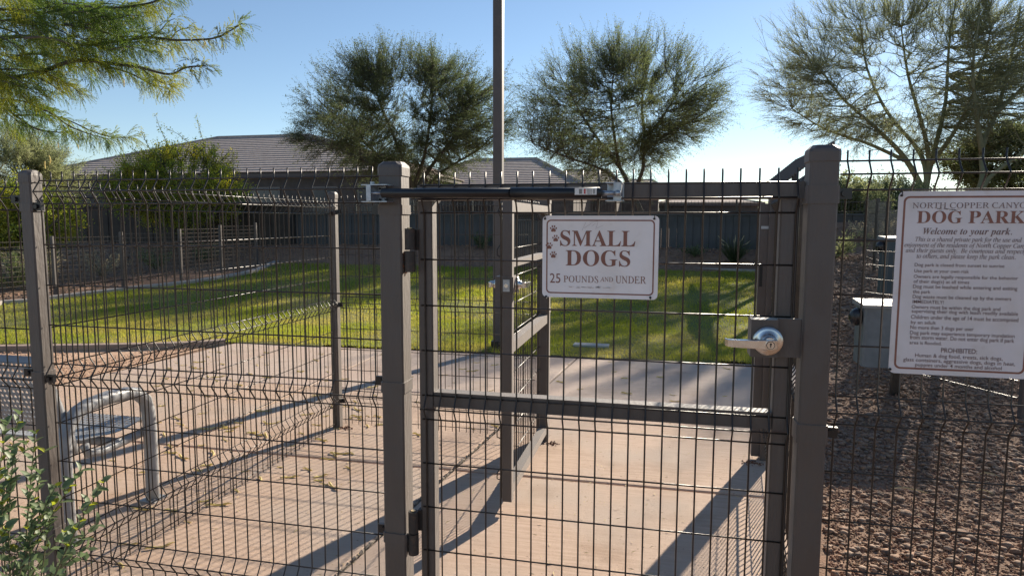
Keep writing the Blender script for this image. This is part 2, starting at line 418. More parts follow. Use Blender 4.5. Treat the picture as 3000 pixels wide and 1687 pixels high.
ocf = np.array([[0, 1, 4], [1, 2, 4], [2, 3, 4], [3, 0, 4], [1, 0, 5], [2, 1, 5], [3, 2, 5], [0, 3, 5]])
def chips(px, py, pz, size, seed):
    r = np.random.RandomState(seed); n = len(px)
    sc = size[:, None]*r.uniform(.5, 1.5, (n, 3)); sc[:, 2] *= .7
    a = r.uniform(0, 6.283, n); v = octa[None]*r.uniform(.6, 1.3, (n, 6, 1))*sc[:, None, :]
    x = v[..., 0]*np.cos(a)[:, None]-v[..., 1]*np.sin(a)[:, None]; y = v[..., 0]*np.sin(a)[:, None]+v[..., 1]*np.cos(a)[:, None]
    V = np.stack([x+px[:, None], y+py[:, None], v[..., 2]+pz[:, None]], -1).reshape(-1, 3)
    return V, (ocf[None]+(np.arange(n)*6)[:, None, None]).reshape(-1, 3)
sets = [scatter(7500, right, 2.0, 5.0, .5, 3.6, .008, .026, 21, 2.4), scatter(9000, right, 4.6, 9, .9, 5, .012, .034, 22, 1.8), scatter(8000, right, 9, 15, 1.5, 6.5, .02, .045, 23), scatter(90, right, 2.0, 6, .5, 3.6, .022, .042, 24, 1.6)]
PX = [np.concatenate([s[i] for s in sets]) for i in range(4)]
V, F = rocks(*PX, 31)
tag(np_mesh('gravel', V, F, M['rock']), 'loose reddish brown desert gravel on the strip beside the paving', 'gravel', kind='stuff')
sets = [scatter(60000, right, 1.8, 5.0, .4, 3.6, .003, .010, 27, 1.5), scatter(26000, right, 4.8, 9, .9, 5, .004, .013, 28, 1.6)]
PX = [np.concatenate([s[i] for s in sets]) for i in range(4)]
V, F = chips(*PX, 34)
tag(np_mesh('gravel_chips', V, F, M['chip']), 'fine reddish stone chips between the larger gravel beside the paving', 'gravel', kind='stuff')
px, py, pz, sz = scatter(3600, right, 2.0, 8, .5, 4, .01, .03, 29)
a = NP.uniform(0, 6.28, len(px)); Pn = np.stack([px, py, pz+.010], 1); Dn = np.stack([np.cos(a), np.sin(a), NP.normal(size=len(px))*.15], 1)
def leaf_tris(P, D, ln, wd, r):
    """one slim blade per leaf at P along D"""
    n = len(P); D = D/np.linalg.norm(D, axis=1, keepdims=True)
    rv = r.normal(size=(n, 3)); S = np.cross(D, rv); S /= np.linalg.norm(S, axis=1, keepdims=True)+1e-9
    ln = np.asarray(ln).reshape(-1, 1); wd = np.asarray(wd).reshape(-1, 1)
    return np.stack([P, P+D*ln*.5+S*wd, P+D*ln, P+D*ln*.5-S*wd], 1).reshape(-1, 3)
V = leaf_tris(Pn, Dn, sz, np.full(len(px), .0014), NP)
tag(np_mesh('straw_litter', V, np.arange(len(V)).reshape(-1, 4), M['litter'], None, False, 4), 'bits of dry straw lying on the gravel strip', 'litter', kind='stuff')
left = lambda x, y: (x < -5.37) & (y > 4.95) & (y < 5.15+(x+9.8)*.47)
a_ = scatter(16000, left, 4.9, 7.3, -10, -5.3, .004, .011, 25)
k_ = float(.02); a_ = (a_[0], a_[1], a_[2]+k_, a_[3])
bb_ = MB(); bb_.add([(-9.8, 4.96, -.012), (-5.365, 4.96, -.012), (-5.30, 7.0, -.012), (-7.3, 6.1, -.012), (-9.8, 5.0, -.012)], [(0, 1, 2, 3, 4)]); tag(bb_.build('gravel_bed', M['bedrock']), kind='structure')
V, F = rocks(*a_, 32)
tag(np_mesh('bed_gravel', V, F, M['bedrock']), 'fine reddish gravel in the bed between brown curb and paving', 'gravel', kind='stuff')
bank = lambda x, y: ~inside(x, y) & ((y > 14.5) | (x < -11.2))
a_ = scatter(12000, bank, 7, 17.9, -17, 4, .012, .045, 26)
V, F = rocks(*a_, 33)
tag(np_mesh('bank_gravel', V, F, M['rock']), 'coarse brown gravel on the bank between lawn curb and boundary wall', 'gravel', kind='stuff')
# fine litter of leaflets
n = 6500; px = NP.uniform(-5.3, .6, n); py = NP.uniform(2.0, 7.2, n); px2 = NP.normal(-4.9, .9, n//1); 
k = NP.rand(n) < .6; px = np.where(k, np.clip(px2, -8, .4), px); pz = np.full(n, .0025)
kk = (px < EDGE(py)-.05); px = px[kk]; py = py[kk]; pz = pz[kk]; n = len(px)
a = NP.uniform(0, 6.28, n); l = .004+.014*NP.rand(n)**2; ww = NP.uniform(.0012, .003, n)
A = np.stack([px-np.cos(a)*l, py-np.sin(a)*l, pz], 1); B = np.stack([px+np.cos(a)*l, py+np.sin(a)*l, pz+.002], 1); C = np.stack([px-np.sin(a)*ww*2, py+np.cos(a)*ww*2, pz+.003], 1)
V = np.stack([A, B, C], 1).reshape(-1, 3)
tag(np_mesh('leaf_litter', V, np.arange(len(V)).reshape(-1, 3), M['litter']), 'tiny dry leaflets scattered over the concrete and gravel bed', 'leaf litter', kind='stuff')

# ------------------------------------------------------------------ mesh fencing
FD = 2.051                                                    # distance of the front fence line
ROWS = [(1.643, 0), (1.602, 1), (1.558, 0), (1.408, 0), (1.256, 0), (1.105, 0), (.958, 0), (.916, 1), (.875, 0), (.728, 0), (.577, 0), (.427, 0), (.275, 0), (.231, 1), (.188, 0), (.06, 0)]
GROWS = [(1.612, 0), (1.568, 1), (1.525, 0), (1.375, 0), (1.225, 0), (1.076, 0), (.926, 0), (.885, 1), (.845, 0), (.695, 0), (.544, 0), (.392, 0), (.242, 0), (.10, 0)]
WR = .0026
def wire_profile(rows, tip, foot, depth):
    pts = [(0, tip)]
    zs = [r for r in rows]
    for i, (z, ap) in enumerate(zs):
        if ap:
            pts += [(depth*.82, z+.008), (depth, z), (depth*.82, z-.008)]
        elif (i+1 < len(zs) and zs[i+1][1]):
            pts += [(0, z+.006), (depth*.12, z-.004)]
        elif i and zs[i-1][1]:
            pts += [(depth*.12, z+.004), (0, z-.006)]
    pts.append((0, foot)); return pts
PANELCACHE = {}
def mesh_panel(root, a, b, rows, tip, foot, spacing, nrm, depth=.03, first=None, n=None, m=None, r=WR):
    """welded wire panel from a to b (x,y); every wire is a part; nrm = side the folds point to"""
    m = m or M['wire']
    a = Vector((*a, 0)); b = Vector((*b, 0)); t = (b-a).normalized(); L = (b-a).length; nv = Vector((*nrm, 0)).normalized()
    n = n or int(L/spacing)+1; first = first if first is not None else (L-(n-1)*spacing)/2
    ang = math.atan2(t.y, t.x)
    prof = wire_profile(rows, tip, foot, depth)
    mb = MB(); mb.tube([(nv.x*d, nv.y*d, z) for d, z in prof], r, 6)
    me = None
    for i in range(n):
        p = a+t*(first+i*spacing)
        if me is None: o = mb.build('vertical_wire', m, root, p, smooth=True); me = o.data
        else: o = link('vertical_wire', me, root, p)
        o.location.x += rnd.uniform(-.0008, .0008)
    hb = MB(); hb.tube([(0, 0, 0), (t.x*L, t.y*L, 0)], r, 6); mh = None
    off = nv*(-r*1.6)
    for z, ap in rows:
        p = a+off+nv*(depth if ap else 0)+Vector((0, 0, z))
        if mh is None: o = hb.build('horizontal_wire', m, root, p, smooth=True); mh = o.data
        else: link('horizontal_wire', mh, root, p)

def post(name, cx, cy, s, top, label, cat='fence post', ang=0, bands=(), bolts=(), z0=0, group=None):
    root = empty(name, (cx, cy, z0), label, cat, group); h = s/2
    b = MB(); b.bevbox(cx-h, cx+h, cy-h, cy+h, z0-.05, top-.045, .005); b.build('shaft', M['paint'], root)
    c = MB(); k = h+.003
    def ring(q, z, bb): return [(cx-q+bb, cy-q, z), (cx+q-bb, cy-q, z), (cx+q, cy-q+bb, z), (cx+q, cy+q-bb, z), (cx+q-bb, cy+q, z), (cx-q+bb, cy+q, z), (cx-q, cy+q-bb, z), (cx-q, cy-q+bb, z)]
    R = [ring(k, top-.046, .007), ring(k, top-.020, .007), ring(k*.97, top-.012, .009), ring(k*.72, top-.001, .012), ring(k*.5, top, .014)]
    vs = sum(R, []); fs = [(i*8+j, i*8+(j+1) % 8, (i+1)*8+(j+1) % 8, (i+1)*8+j) for i in range(4) for j in range(8)]+[tuple(range(8))[::-1], tuple(range(32, 40))]
    c.add(vs, fs); c.build('cap', M['paint'], root)
    for z, hh in bands:
        d = MB(); q = h+.0035; d.bevbox(cx-q, cx+q, cy-q, cy+q, z-hh/2, z+hh/2, .006); d.build('band', M['paint'], root)
    for (dx, dy, z, ax) in bolts:
        d = MB(); p = Vector((cx+dx, cy+dy, z))
        ux = Vector((1, 0, 0)) if ax == 'x' else Vector((0, 1, 0))
        sg = 1 if (dx if ax == 'x' else dy) > 0 else -1
        d.bar(p-ux*.012*sg, p+ux*.030*sg, .014, .030); 
        d.tube([p+ux*.01*sg-Vector((0, .014, 0) if ax == 'x' else (.014, 0, 0)), p+ux*.01*sg+Vector((0, .012, 0) if ax == 'x' else (.012, 0, 0))], .009, 8)
        d.build('clamp', M['black'], root)
    return root

# posts
P1 = post('fence_post', -2.297, FD, .054, 1.682, 'slim brown square post at the fence corner beside the bench', bands=[(1.545, .03), (.915, .03), (.30, .03)],
          bolts=[(-.036, -.018, 1.575, 'x'), (.030, -.012, 1.548, 'x'), (-.03, -.02, .925, 'x'), (.034, -.012, .905, 'x'), (.034, -.012, .23, 'x')])
P2 = post('gate_post', -.859, FD, .0765, 1.688, 'thick brown hinge post left of the gate with the small dogs sign', 'gate post', bands=[(1.535, .03), (.955, .036), (.442, .034)],
          bolts=[(-.045, .0, 1.535, 'x'), (-.045, 0, .968, 'x'), (-.045, 0, .455, 'x')])
P3 = post('gate_post', .4235, FD, .0765, 1.712, 'thick brown latch post between the small dogs gate and the dog park rules sign', 'gate post', bands=[(1.575, .05), (.895, .055)],
          bolts=[(.05, 0, 1.578, 'x'), (.045, .0, .895, 'x'), (-.0, .05, 1.30, 'y')])
P4 = post('fence_post', -2.30, 4.38, .054, 1.70, 'slim brown post at the far corner of the fenced entry', bands=[(1.56, .03)],
          bolts=[(.032, -.01, 1.56, 'x'), (.034, -.01, .90, 'x'), (.034, -.01, .20, 'x'), (-.0, -.035, .90, 'y'), (0, -.036, 1.55, 'y')])
P6 = post('gate_post', -.79, 4.44, .0765, 1.66, 'thick brown hinge post that carries the open inner gate', 'gate post', bands=[(1.535, .03), (.90, .034)])
P5 = post('gate_post', .655, 4.39, .0765, 1.66, 'thick brown latch post of the inner gateway with a peeled paint strip', 'gate post', bands=[(1.535, .03)])
b = MB(); b.box(.565, .6165, 4.37, 4.41, .02, 1.61); b.build('stop_channel', M['paint'], P5)
b = MB(); b.box(.572, .590, 4.364, 4.3695, 1.10, 1.23); b.build('strike_slot', M['dark'], P5)
b = MB(); b.box(.572, .615, 4.3645, 4.3695, 1.455, 1.472); b.build('reflector_strip', M['zinc'], P5)
b = MB()
for i in range(26): 
    z = .86+i*.012+rnd.uniform(0, .006); x = .652+rnd.uniform(-.007, .007); b.box(x, x+rnd.uniform(.003, .008), 4.3488, 4.3512, z, z+rnd.uniform(.004, .011))
tag(b.build('peeled_paint', M['litter'], P5), kind='stuff')
# rust crust round post feet
for (x, y) in ((-2.24, 4.36), (.56, 4.29), (-.73, 4.37)):
    b = MB()
    for i in range(70):
        a = rnd.uniform(0, 6.28); r = rnd.uniform(0, .06)**1; q = Vector((x+math.cos(a)*r*1.2, y+math.sin(a)*r*.8, .002)); s = rnd.uniform(.003, .008)
        b.add([q+Vector((-s, 0, -.002)), q+Vector((s, -s, -.002)), q+Vector((0, s, -.002)), q+Vector((0, 0, s*.8))], [(0, 1, 3), (1, 2, 3), (2, 0, 3)])
    tag(b.build('rust_crumbs', M['rust']), {0: 'patch of rusty crumbs at the foot of the slim far corner post', 1: 'patch of rusty crumbs at the foot of the inner latch post', 2: 'patch of rusty crumbs at the foot of the inner hinge post'}[[-2.24, .56, -.73].index(x)], 'rust patch', kind='stuff')

def fence(name, loc, label, *args, **kw):
    r = empty(name, loc, label, 'fence panel', kw.pop('group', None)); mesh_panel(r, *args, **kw); return r
fence('mesh_fence', (-1.6, FD, 0), 'wire mesh panel between the slim corner post and the gate hinge post', (-2.262, FD), (-.90, FD), ROWS, 1.675, .035, .0508, (0, -1), first=.006, n=27)
fence('mesh_fence', (-3.2, FD, 0), 'wire mesh panel running on past the bench from the corner post', (-4.7, FD+.01), (-2.332, FD+.01), [(z-.022, a) for z, a in ROWS], 1.654, .035, .0508, (0, -1), n=46)
fence('mesh_fence', (-2.3, 3.2, 0), 'receding wire mesh panel beside the perforated bench', (-2.283, FD+.03), (-2.285, 4.345), [(z-.015, a) for z, a in ROWS], 1.655, .02, .0508, (1, 0), n=45)
fence('mesh_fence', (-1.5, 4.38, 0), 'wire mesh panel at the back of the entry beside the open inner gate', (-2.262, 4.38), (-.84, 4.38), [(z-.0, a) for z, a in ROWS], 1.675, .03, .0508, (0, -1), n=28)
fence('mesh_fence', (.53, 3.2, 0), 'receding wire mesh panel beside the gravel strip, folds casting curved shadows', (.432, FD+.045), (.648, 4.345), ROWS, 1.665, .05, .0508, (-1, .09), n=45)
RR = [(1.668, 0), (1.63, 1), (1.588, 0), (1.448, 0), (1.294, 0), (1.148, 0), (1.001, 0), (.958, 1), (.918, 0), (.776, 0), (.628, 0), (.480, 0), (.33, 0), (.29, 1), (.25, 0), (.10, 0)]
fence('mesh_fence', (1.2, FD, 0), 'wire mesh panel that carries the dog park rules sign', (.466, FD), (2.75, FD), RR, 1.697, .06, .0555, (0, -1), first=.022, n=41)

# ------------------------------------------------------------------ gates
def rail(b, x0, x1, y0, y1, z0, z1): b.box(x0, x1, y0, y1, z0, z1)
def lever_lock(root, C, face, toward, s=1.0, key=True):
    """C centre on housing face; face = outward normal; toward = way the lever points"""
    C = Vector(C); n = Vector(face); t = Vector(toward); u = Vector((0, 0, 1))
    lock = None
    rb = MB(); prof = [(0, .0415), (.004, .0425), (.009, .040), (.011, .0335), (.0115, .024), (.017, .0225), (.020, .020), (.026, .019)]
    N = 28; vs = []
    for d, r in prof:
        for k in range(N):
            a = 2*math.pi*k/N; vs.append(C+n*d*s+(t*math.cos(a)+u*math.sin(a))*r*s)
    fs = [(i*N+j, i*N+(j+1) % N, (i+1)*N+(j+1) % N, (i+1)*N+j) for i in range(len(prof)-1) for j in range(N)]+[tuple(range((len(prof)-1)*N, len(prof)*N))]
    rb.add(vs, fs); lock = rb.build('lock_rose', M['chrome'], root, smooth=False)
    for p in lock.data.polygons: p.use_smooth = True
    # lever: straight bar that turns back to the gate at its tip
    lv = MB(); path = [(-.020, .040, .0135), (-.012, .046, .0145), (0, .048, .0145), (.035, .049, .013), (.075, .049, .012), (.100, .047, .0115), (.112, .040, .011), (.118, .026, .0105), (.119, .016, .010)]
    vs = []
    for a, d, hz in path:
        for (dd, zz) in ((-.0065, -hz), (.0065, -hz*.9), (.0065, hz*.9), (-.0065, hz)):
            tilt = dd
            vs.append(C+t*(a*s)+n*((d+tilt)*s)+u*(zz*s-.003))
    k = len(path); fs = [(i*4+j, i*4+(j+1) % 4, (i+1)*4+(j+1) % 4, (i+1)*4+j) for i in range(k-1) for j in range(4)]+[(0, 1, 2, 3)[::-1], tuple(range(4*k-4, 4*k))]
    lv.add(vs, fs); lv.tube([C+n*.018*s, C+n*.045*s], .0165*s, 16)
    lo = lv.build('lever', M['chrome'], root)
    bm = lo.modifiers.new('b', 'BEVEL'); bm.width = .0025; bm.segments = 2
    if key:
        for r, d, m in ((.0135, .0575, M['chrome']), (.0115, .0582, M['dark']), (.0098, .0590, M['chrome'])):
            kb = MB(); kb.tube([C+n*.045*s+u*-.003, C+n*d*s+u*-.003], r*s, 20); kb.build('key_cylinder', m, root)
        kb = MB(); kb.tube([C+n*.0588*s+u*.0005, C+n*.0596*s+u*.0005], .003*s, 10); kb.box(C.x-.0013, C.x+.0013, C.y-.0597, C.y-.0585, C.z-.0095, C.z-.001) if abs(n.y) > .5 else None
        kb.build('keyhole', M['dark'], root)
    return lock

gate = empty('entry_gate', (-.2, FD, 0), 'closed brown wire mesh entry gate with lever lock between the two thick posts', 'gate')
G0, G1 = -.782, .371
b = MB(); b.bevbox(G0, G0+.049, 2.056, 2.105, .06, 1.563, .004); b.build('stile', M['paint'], gate)
b = MB(); b.bevbox(G1-.051, G1, 2.056, 2.105, .06, 1.563, .004); b.build('stile', M['paint'], gate)
b = MB(); b.box(G0-.0, G1+.012, 2.055, 2.106, 1.565, 1.613); b.build('top_rail', M['paint'], gate)
b = MB(); b.box(G0+.0505, G1-.0525, 2.057, 2.104, .888, .938); b.build('middle_rail', M['paint'], gate)
b = MB(); b.box(G0+.0505, G1-.0525, 2.057, 2.104, .075, .125); b.build('bottom_rail', M['paint'], gate)
mesh_panel(gate, (-.772, FD-.0), (.362, FD-.0), GROWS, 1.652, .085, .0508, (0, -1), depth=.024, first=.015, n=23, r=.0027)
# lock housing
b = MB(); b.box(.2455, .318, 1.998, 2.075, 1.115, 1.223); b.build('lock_housing', M['paint'], gate)
b = MB(); b.box(.3185, .392, 2.026, 2.040, 1.112, 1.224); b.box(.33, .365, 2.040, 2.0555, 1.115, 1.22); b.build('latch_guard', M['paint'], gate)
lever_lock(gate, (.291, 1.9975, 1.163), (0, -1, 0), (-1, 0, 0))
# hinges (two big barrels on each)
def hinge(root, x, y, z, h, m=None):
    k = MB(); k.tube([(x, y, z+.001), (x, y, z+h/2-.002)], .0175, 14); k.build('hinge_barrel', M['hinge'], root)
    k = MB(); k.tube([(x, y, z+h/2+.002), (x, y, z+h)], .0165, 14); k.build('hinge_barrel', M['hinge'], root)
    k = MB(); k.box(x-.030, x-.012, y+.004, y+.016, z+.004, z+h*.5-.004); k.box(x+.008, x+.022, y+.02, y+.045, z+h*.5, z+h-.004); k.build('hinge_leaf', M['hinge'], root)
    k = MB(); k.tube([(x, y, z+h), (x, y, z+h+.003)], .008, 8); k.build('hinge_pin', M['brass'], root)
hinge(gate, -.799, 2.030, 1.335, .14)
hinge(gate, -.799, 2.030, .385, .15)
b = MB()
for i in range(46):
    a = rnd.uniform(1.325, 1.40); q = Vector((-.8205+rnd.uniform(-.0, .0012), 2.020+rnd.uniform(0, .04), a)); s = rnd.uniform(.0015, .005)
    b.add([q+Vector((0, -s, -s)), q+Vector((0, s, -s)), q+Vector((0, 0, s)), q+Vector((s*.5, 0, 0))], [(0, 1, 3), (1, 2, 3), (2, 0, 3)])
tag(b.build('rust', M['rust'], P2), kind='stuff')
# gate closer
cl = empty('gate_closer', (-.5, 1.95, 1.58), 'black tubular gate closer across the gate top with silver brackets', 'gate closer')
pa = at(1119, 566, 1.955); pb = at(1497, 566, 1.955); pc = at(1762, 566, 1.955); pd = at(1806, 566, 1.955)
pe = at(1088, 566, 1.955)
b = MB(); b.tube([pa, pa.lerp(pb, .004), pb], [.0125, .0148, .0148], 18); b.build('tube', M['black'], cl, smooth=True)
b = MB(); b.tube([pb, pc], .0168, 18); b.build('outer_tube', M['black'], cl, smooth=True)
b = MB(); b.tube([pe, pa], .0042, 10); b.build('left_rod', M['zinc'], cl, smooth=True)
b = MB(); b.tube([pc, pd], [.0075, .006], 10); b.tube([pd+Vector((.004, .001, -.0001)), pd+Vector((.004, -.0095, 0))], .0085, 14); b.build('right_rod', M['zinc'], cl, smooth=True)
b = MB(); z0 = pa.z
b.box(-.9155, -.868, 2.006, 2.0115, z0-.0245, z0+.0245); b.box(-.93, -.845, 1.958, 2.006, z0+.0245, z0+.0275); b.box(-.93, -.845, 1.958, 2.006, z0-.0275, z0-.0245); b.box(-.91, -.895, 1.95, 2.006, z0-.024, z0+.024)
b.build('post_bracket', M['zinc'], cl)
for zz in (-.018, .016):
    for xx in (-.888, -.868):
        b = MB(); b.box(xx-.004, xx+.004, 2.0035, 2.0059, z0+zz-.0025, z0+zz+.0025); b.build('slot', M['dark'], cl)
b = MB(); b.tube([(-.905, 1.985, z0+.0276), (-.905, 1.985, z0+.037)], .0075, 6); b.build('bolt', M['zinc'], cl)
b = MB(); x1 = pd.x
b.box(x1-.034, x1+.016, 2.046, 2.0535, z0-.026, z0+.026); b.box(x1-.032, x1+.014, 1.968, 2.046, z0+.0245, z0+.027); b.box(x1-.032, x1+.014, 1.968, 2.046, z0-.027, z0-.0245); b.box(x1-.010, x1+.012, 1.972, 2.046, z0-.024, z0+.024)
b.build('gate_bracket', M['zinc'], cl)
# label plate with a few printed lines
lx0 = at(1684, 566, 1.94).x; lx1 = at(1748, 566, 1.94).x; ly = 1.955-.0172
b = MB(); b.box(lx0, lx1, ly, ly+.003, z0-.0095, z0+.0095); lab = b.build('label_plate', M['labelw'], cl)
b = MB(); W_ = lx1-lx0
for i in range(9): b.box(lx0+W_*(.20+i*.016), lx0+W_*(.207+i*.016), ly-.0004, ly-.0001, z0-.007, z0+.007)
for i in range(4):
    for j in range(4): b.box(lx0+W_*(.56+i*.06), lx0+W_*(.585+i*.06), ly-.0004, ly-.0001, z0-.008+j*.004, z0-.0052+j*.004)
for i in range(3): b.box(lx0+W_*(.84+i*.035), lx0+W_*(.855+i*.035), ly-.0004, ly-.0001, z0-.007, z0+.007)
b.build('label_print', M['dark'], lab)
b = MB(); b.box(lx0+W_*.42, lx0+W_*.50, ly-.0004, ly-.0001, z0-.007, z0+.007); b.build('label_print', M['labelr'], lab)

# inner gate, standing open towards the camera
ig = empty('inner_gate', (-.77, 3.28, 0), 'brown inner mesh gate standing open, lever handles on both sides', 'gate')
gx0, gx1 = -.792, -.742
b = MB(); b.bevbox(gx0, gx1, 3.255, 3.305, .055, 1.605, .004); b.build('stile', M['paint'], ig)
b = MB(); b.bevbox(gx0, gx1, 4.305, 4.355, .055, 1.605, .004); b.build('stile', M['paint'], ig)
for nm, z0_, z1_ in (('top_rail', 1.545, 1.595), ('upper_rail', 1.268, 1.298), ('middle_rail', .832, .886), ('bottom_rail', .085, .135)):
    b = MB(); b.box(gx0+.001, gx1-.001, 3.3055, 4.3045, z0_, z1_); b.build(nm, M['paint'], ig)
mesh_panel(ig, (gx0-.006, 3.262), (gx0-.006, 4.35), [(z-.02, a) for z, a in GROWS], 1.62, .065, .0508, (-1, 0), depth=.024, n=22, r=.0025)
b = MB(); b.box(gx0-.035, gx1+.008, 3.2505, 3.37, 1.14, 1.222); b.build('lock_housing', M['paint'], ig)
b = MB(); b.box(-.786, -.752, 3.2465, 3.2504, 1.148, 1.208); b.build('face_plate', M['zinc'], ig)
b = MB(); b.tube([(-.769, 3.2475, 1.178), (-.769, 3.2400, 1.178)], .010, 14); b.box(-.7705, -.7675, 3.2455, 3.2464, 1.155, 1.158); b.box(-.7705, -.7675, 3.2455, 3.2464, 1.199, 1.202); b.build('latch_bolt', M['chrome'], ig)
lever_lock(ig, (gx1+.0085, 3.325, 1.178), (1, 0, 0), (0, 1, 0), 1.0, False)
lever_lock(ig, (gx0-.0355, 3.325, 1.178), (-1, 0, 0), (0, 1, 0), 1.0, False)
b = MB()
for z in (.2, .42, 1.35): b.tube([(gx0-.01, 3.25, z+.03), (gx0-.022, 3.24, z+.01), (gx0-.024, 3.245, z-.02), (gx0-.008, 3.255, z-.03)], .003, 5)
b.build('cable_tie', M['rubber'], ig)

# ------------------------------------------------------------------ signs
def mathtext(t, style):
    U, Lw = {'bold': (0x1D400, 0x1D41A), 'boldit': (0x1D468, 0x1D482), 'it': (0x1D434, 0x1D44E)}[style]
    o = ''
    for c in t:
        if 'A' <= c <= 'Z': o += chr(U+ord(c)-65)
        elif c == 'h' and style == 'it': o += '\u210e'
        elif 'a' <= c <= 'z': o += chr(Lw+ord(c)-97)
        elif c.isdigit() and style == 'bold': o += chr(0x1D7CE+ord(c)-48)
        else: o += c
    return o
DG = bpy.context.evaluated_depsgraph_get
def text_mesh(txt, shear=0, offset=0, spacing=1):
    c = bpy.data.curves.new('t', 'FONT'); c.body = txt; c.size = 1; c.shear = shear; c.offset = offset; c.space_character = spacing; c.resolution_u = 4
    o = bpy.data.objects.new('t', c); COL.objects.link(o); dg = DG(); dg.update()
    me = bpy.data.meshes.new_from_object(o.evaluated_get(dg)); bpy.data.objects.remove(o)
    n = len(me.vertices); co = np.zeros(n*3, np.float32); me.vertices.foreach_get('co', co); co = co.reshape(-1, 3)
    return me, co
def text_line(root, txt, x, z, y, width=None, height=None, align='l', m=None, shear=0, offset=0, capz=None, spacing=1, maxw=None):
    """place one line: x = left (or centre) edge, z = baseline; scaled to width, or cap height"""
    me, co = text_mesh(txt, shear, offset, spacing)
    x0, x1 = co[:, 0].min(), co[:, 0].max(); base = 0; h = .72
    sx = width/(x1-x0) if width else height/h
    sz = height/h if height else sx
    ax = x - (0 if align == 'l' else (x1-x0)*sx/2)
    V = np.stack([(co[:, 0]-x0)*sx+ax, np.full(len(co), y), co[:, 1]*sz+z], 1).astype(np.float32)
    me.vertices.foreach_set('co', V.ravel()); me.materials.clear(); me.materials.append(m or M['signtext']); me.update()
    return link('lettering', me, root)
def rrect(x0, x1, z0, z1, r, k=6):
    pts = []
    for cx, cz, a0 in ((x1-r, z1-r, 0), (x0+r, z1-r, 90), (x0+r, z0+r, 180), (x1-r, z0+r, 270)):
        for i in range(k+1):
            a = math.radians(a0+90*i/k); pts.append((cx+r*math.cos(a), cz+r*math.sin(a)))
    return pts
def sign_plate(root, x0, x1, z0, z1, y, r=.014, inset=.012, bw=.004, m=None):
    P = rrect(x0, x1, z0, z1, r); n = len(P); b = MB()
    b.add([(px, y, pz) for px, pz in P]+[(px, y+.002, pz) for px, pz in P], [tuple(range(n)), tuple(range(n, 2*n))[::-1]]+[(i, n+i, n+(i+1) % n, (i+1) % n) for i in range(n)])
    b.build('plate', m or M['sign'], root)
    A = rrect(x0+inset, x1-inset, z0+inset, z1-inset, r*.95); B = rrect(x0+inset+bw, x1-inset-bw, z0+inset+bw, z1-inset-bw, r*.95-bw*.8)
    b = MB(); yy = y-.0004
    b.add([(px, yy, pz) for px, pz in A]+[(px, yy, pz) for px, pz in B], [(i, (i+1) % n, n+(i+1) % n, n+i) for i in range(n)])
    b.build('border', M['signbrown'], root)
def zip_tie(root, x, z, y, dz):
    b = MB(); b.tube([(x, y-.003, z), (x+.001, y-.006, z+dz*.5), (x, y+.002, z+dz), (x, y+.008, z+dz*.6)], .0013, 5); b.tube([(x, y-.0005, z), (x, y-.0035, z)], .0035, 8)
    b.build('tie', M['rubber'], root)
def disc(b, cx, cz, rx, rz, y, ang=0, n=14):
    vs = []
    for i in range(n):
        a = 2*math.pi*i/n; u, v = rx*math.cos(a), rz*math.sin(a)
        vs.append((cx+u*math.cos(ang)-v*math.sin(ang), y, cz+u*math.sin(ang)+v*math.cos(ang)))
    b.add(vs, [tuple(range(n))[::-1]])
SY = 2.0205
s1 = empty('small_dogs_sign', (-.197, SY, 1.39), 'white metal sign with brown letters reading SMALL DOGS and four paw prints', 'sign')
a = at(1590, 632, SY); c = at(1926, 876, SY)
sx0, sx1, sz1, sz0 = a.x, c.x, at(1760, 632, SY).z, at(1760, 874, SY).z
sign_plate(s1, sx0, sx1, sz0, sz1, SY)
ty = SY-.0009
def S1(px, py): return at(px, py, SY)
BR = M['signbrown']
def line_px(root, txt, pxl, pxr, pyb, pyt, Y, ty, m, **k):
    a = at(pxl, pyb, Y); c = at(pxr, pyt, Y); h = at((pxl+pxr)/2, pyt, Y).z-at((pxl+pxr)/2, pyb, Y).z
    return text_line(root, txt, a.x, at((pxl+pxr)/2, pyb, Y).z, ty, width=c.x-a.x, height=h*k.pop('hs', 1.0), m=m, **k)
line_px(s1, mathtext('SMALL', 'bold'), 1641, 1862, 721, 677, SY, ty, BR, hs=1.08)
line_px(s1, mathtext('DOGS', 'bold'), 1657, 1847, 779, 734, SY, ty, BR, hs=1.06)
line_px(s1, '25', 1611, 1642, 828, 801, SY, ty, BR, hs=1.05)
line_px(s1, mathtext('POUNDS', 'it'), 1651, 1753, 827, 809, SY, ty, BR, shear=-.27, hs=1.08)
line_px(s1, mathtext('AND', 'it'), 1758, 1796, 825, 812, SY, ty, BR, shear=-.27, hs=1.08)
line_px(s1, mathtext('UNDER', 'it'), 1803, 1893, 830, 810, SY, ty, BR, shear=-.27, hs=1.08)
for (px, py) in ((1621.5, 671), (1628, 699), (1609, 721), (1621, 747)):
    p = S1(px, py); b = MB(); s = .00105; 
    vs = [(x*s+p.x, ty, z*s+p.z) for x, z in ((-6.5, -7), (-3, -8.3), (0, -7.2), (3, -8.3), (6.5, -7), (7, -3.5), (4.5, 0), (2.2, 2.8), (-2.2, 2.8), (-4.5, 0), (-7, -3.5))]
    b.add(vs, [tuple(range(11))])
    disc(b, p.x-8.0*s, p.z+2.3*s, 2.0*s, 3.0*s, ty, .35); disc(b, p.x-3.2*s, p.z+7.4*s, 2.1*s, 3.3*s, ty, .1); disc(b, p.x+3.2*s, p.z+7.4*s, 2.1*s, 3.3*s, ty, -.1); disc(b, p.x+8.0*s, p.z+2.3*s, 2.0*s, 3.0*s, ty, -.35)
    b.build('paw_print', BR, s1)
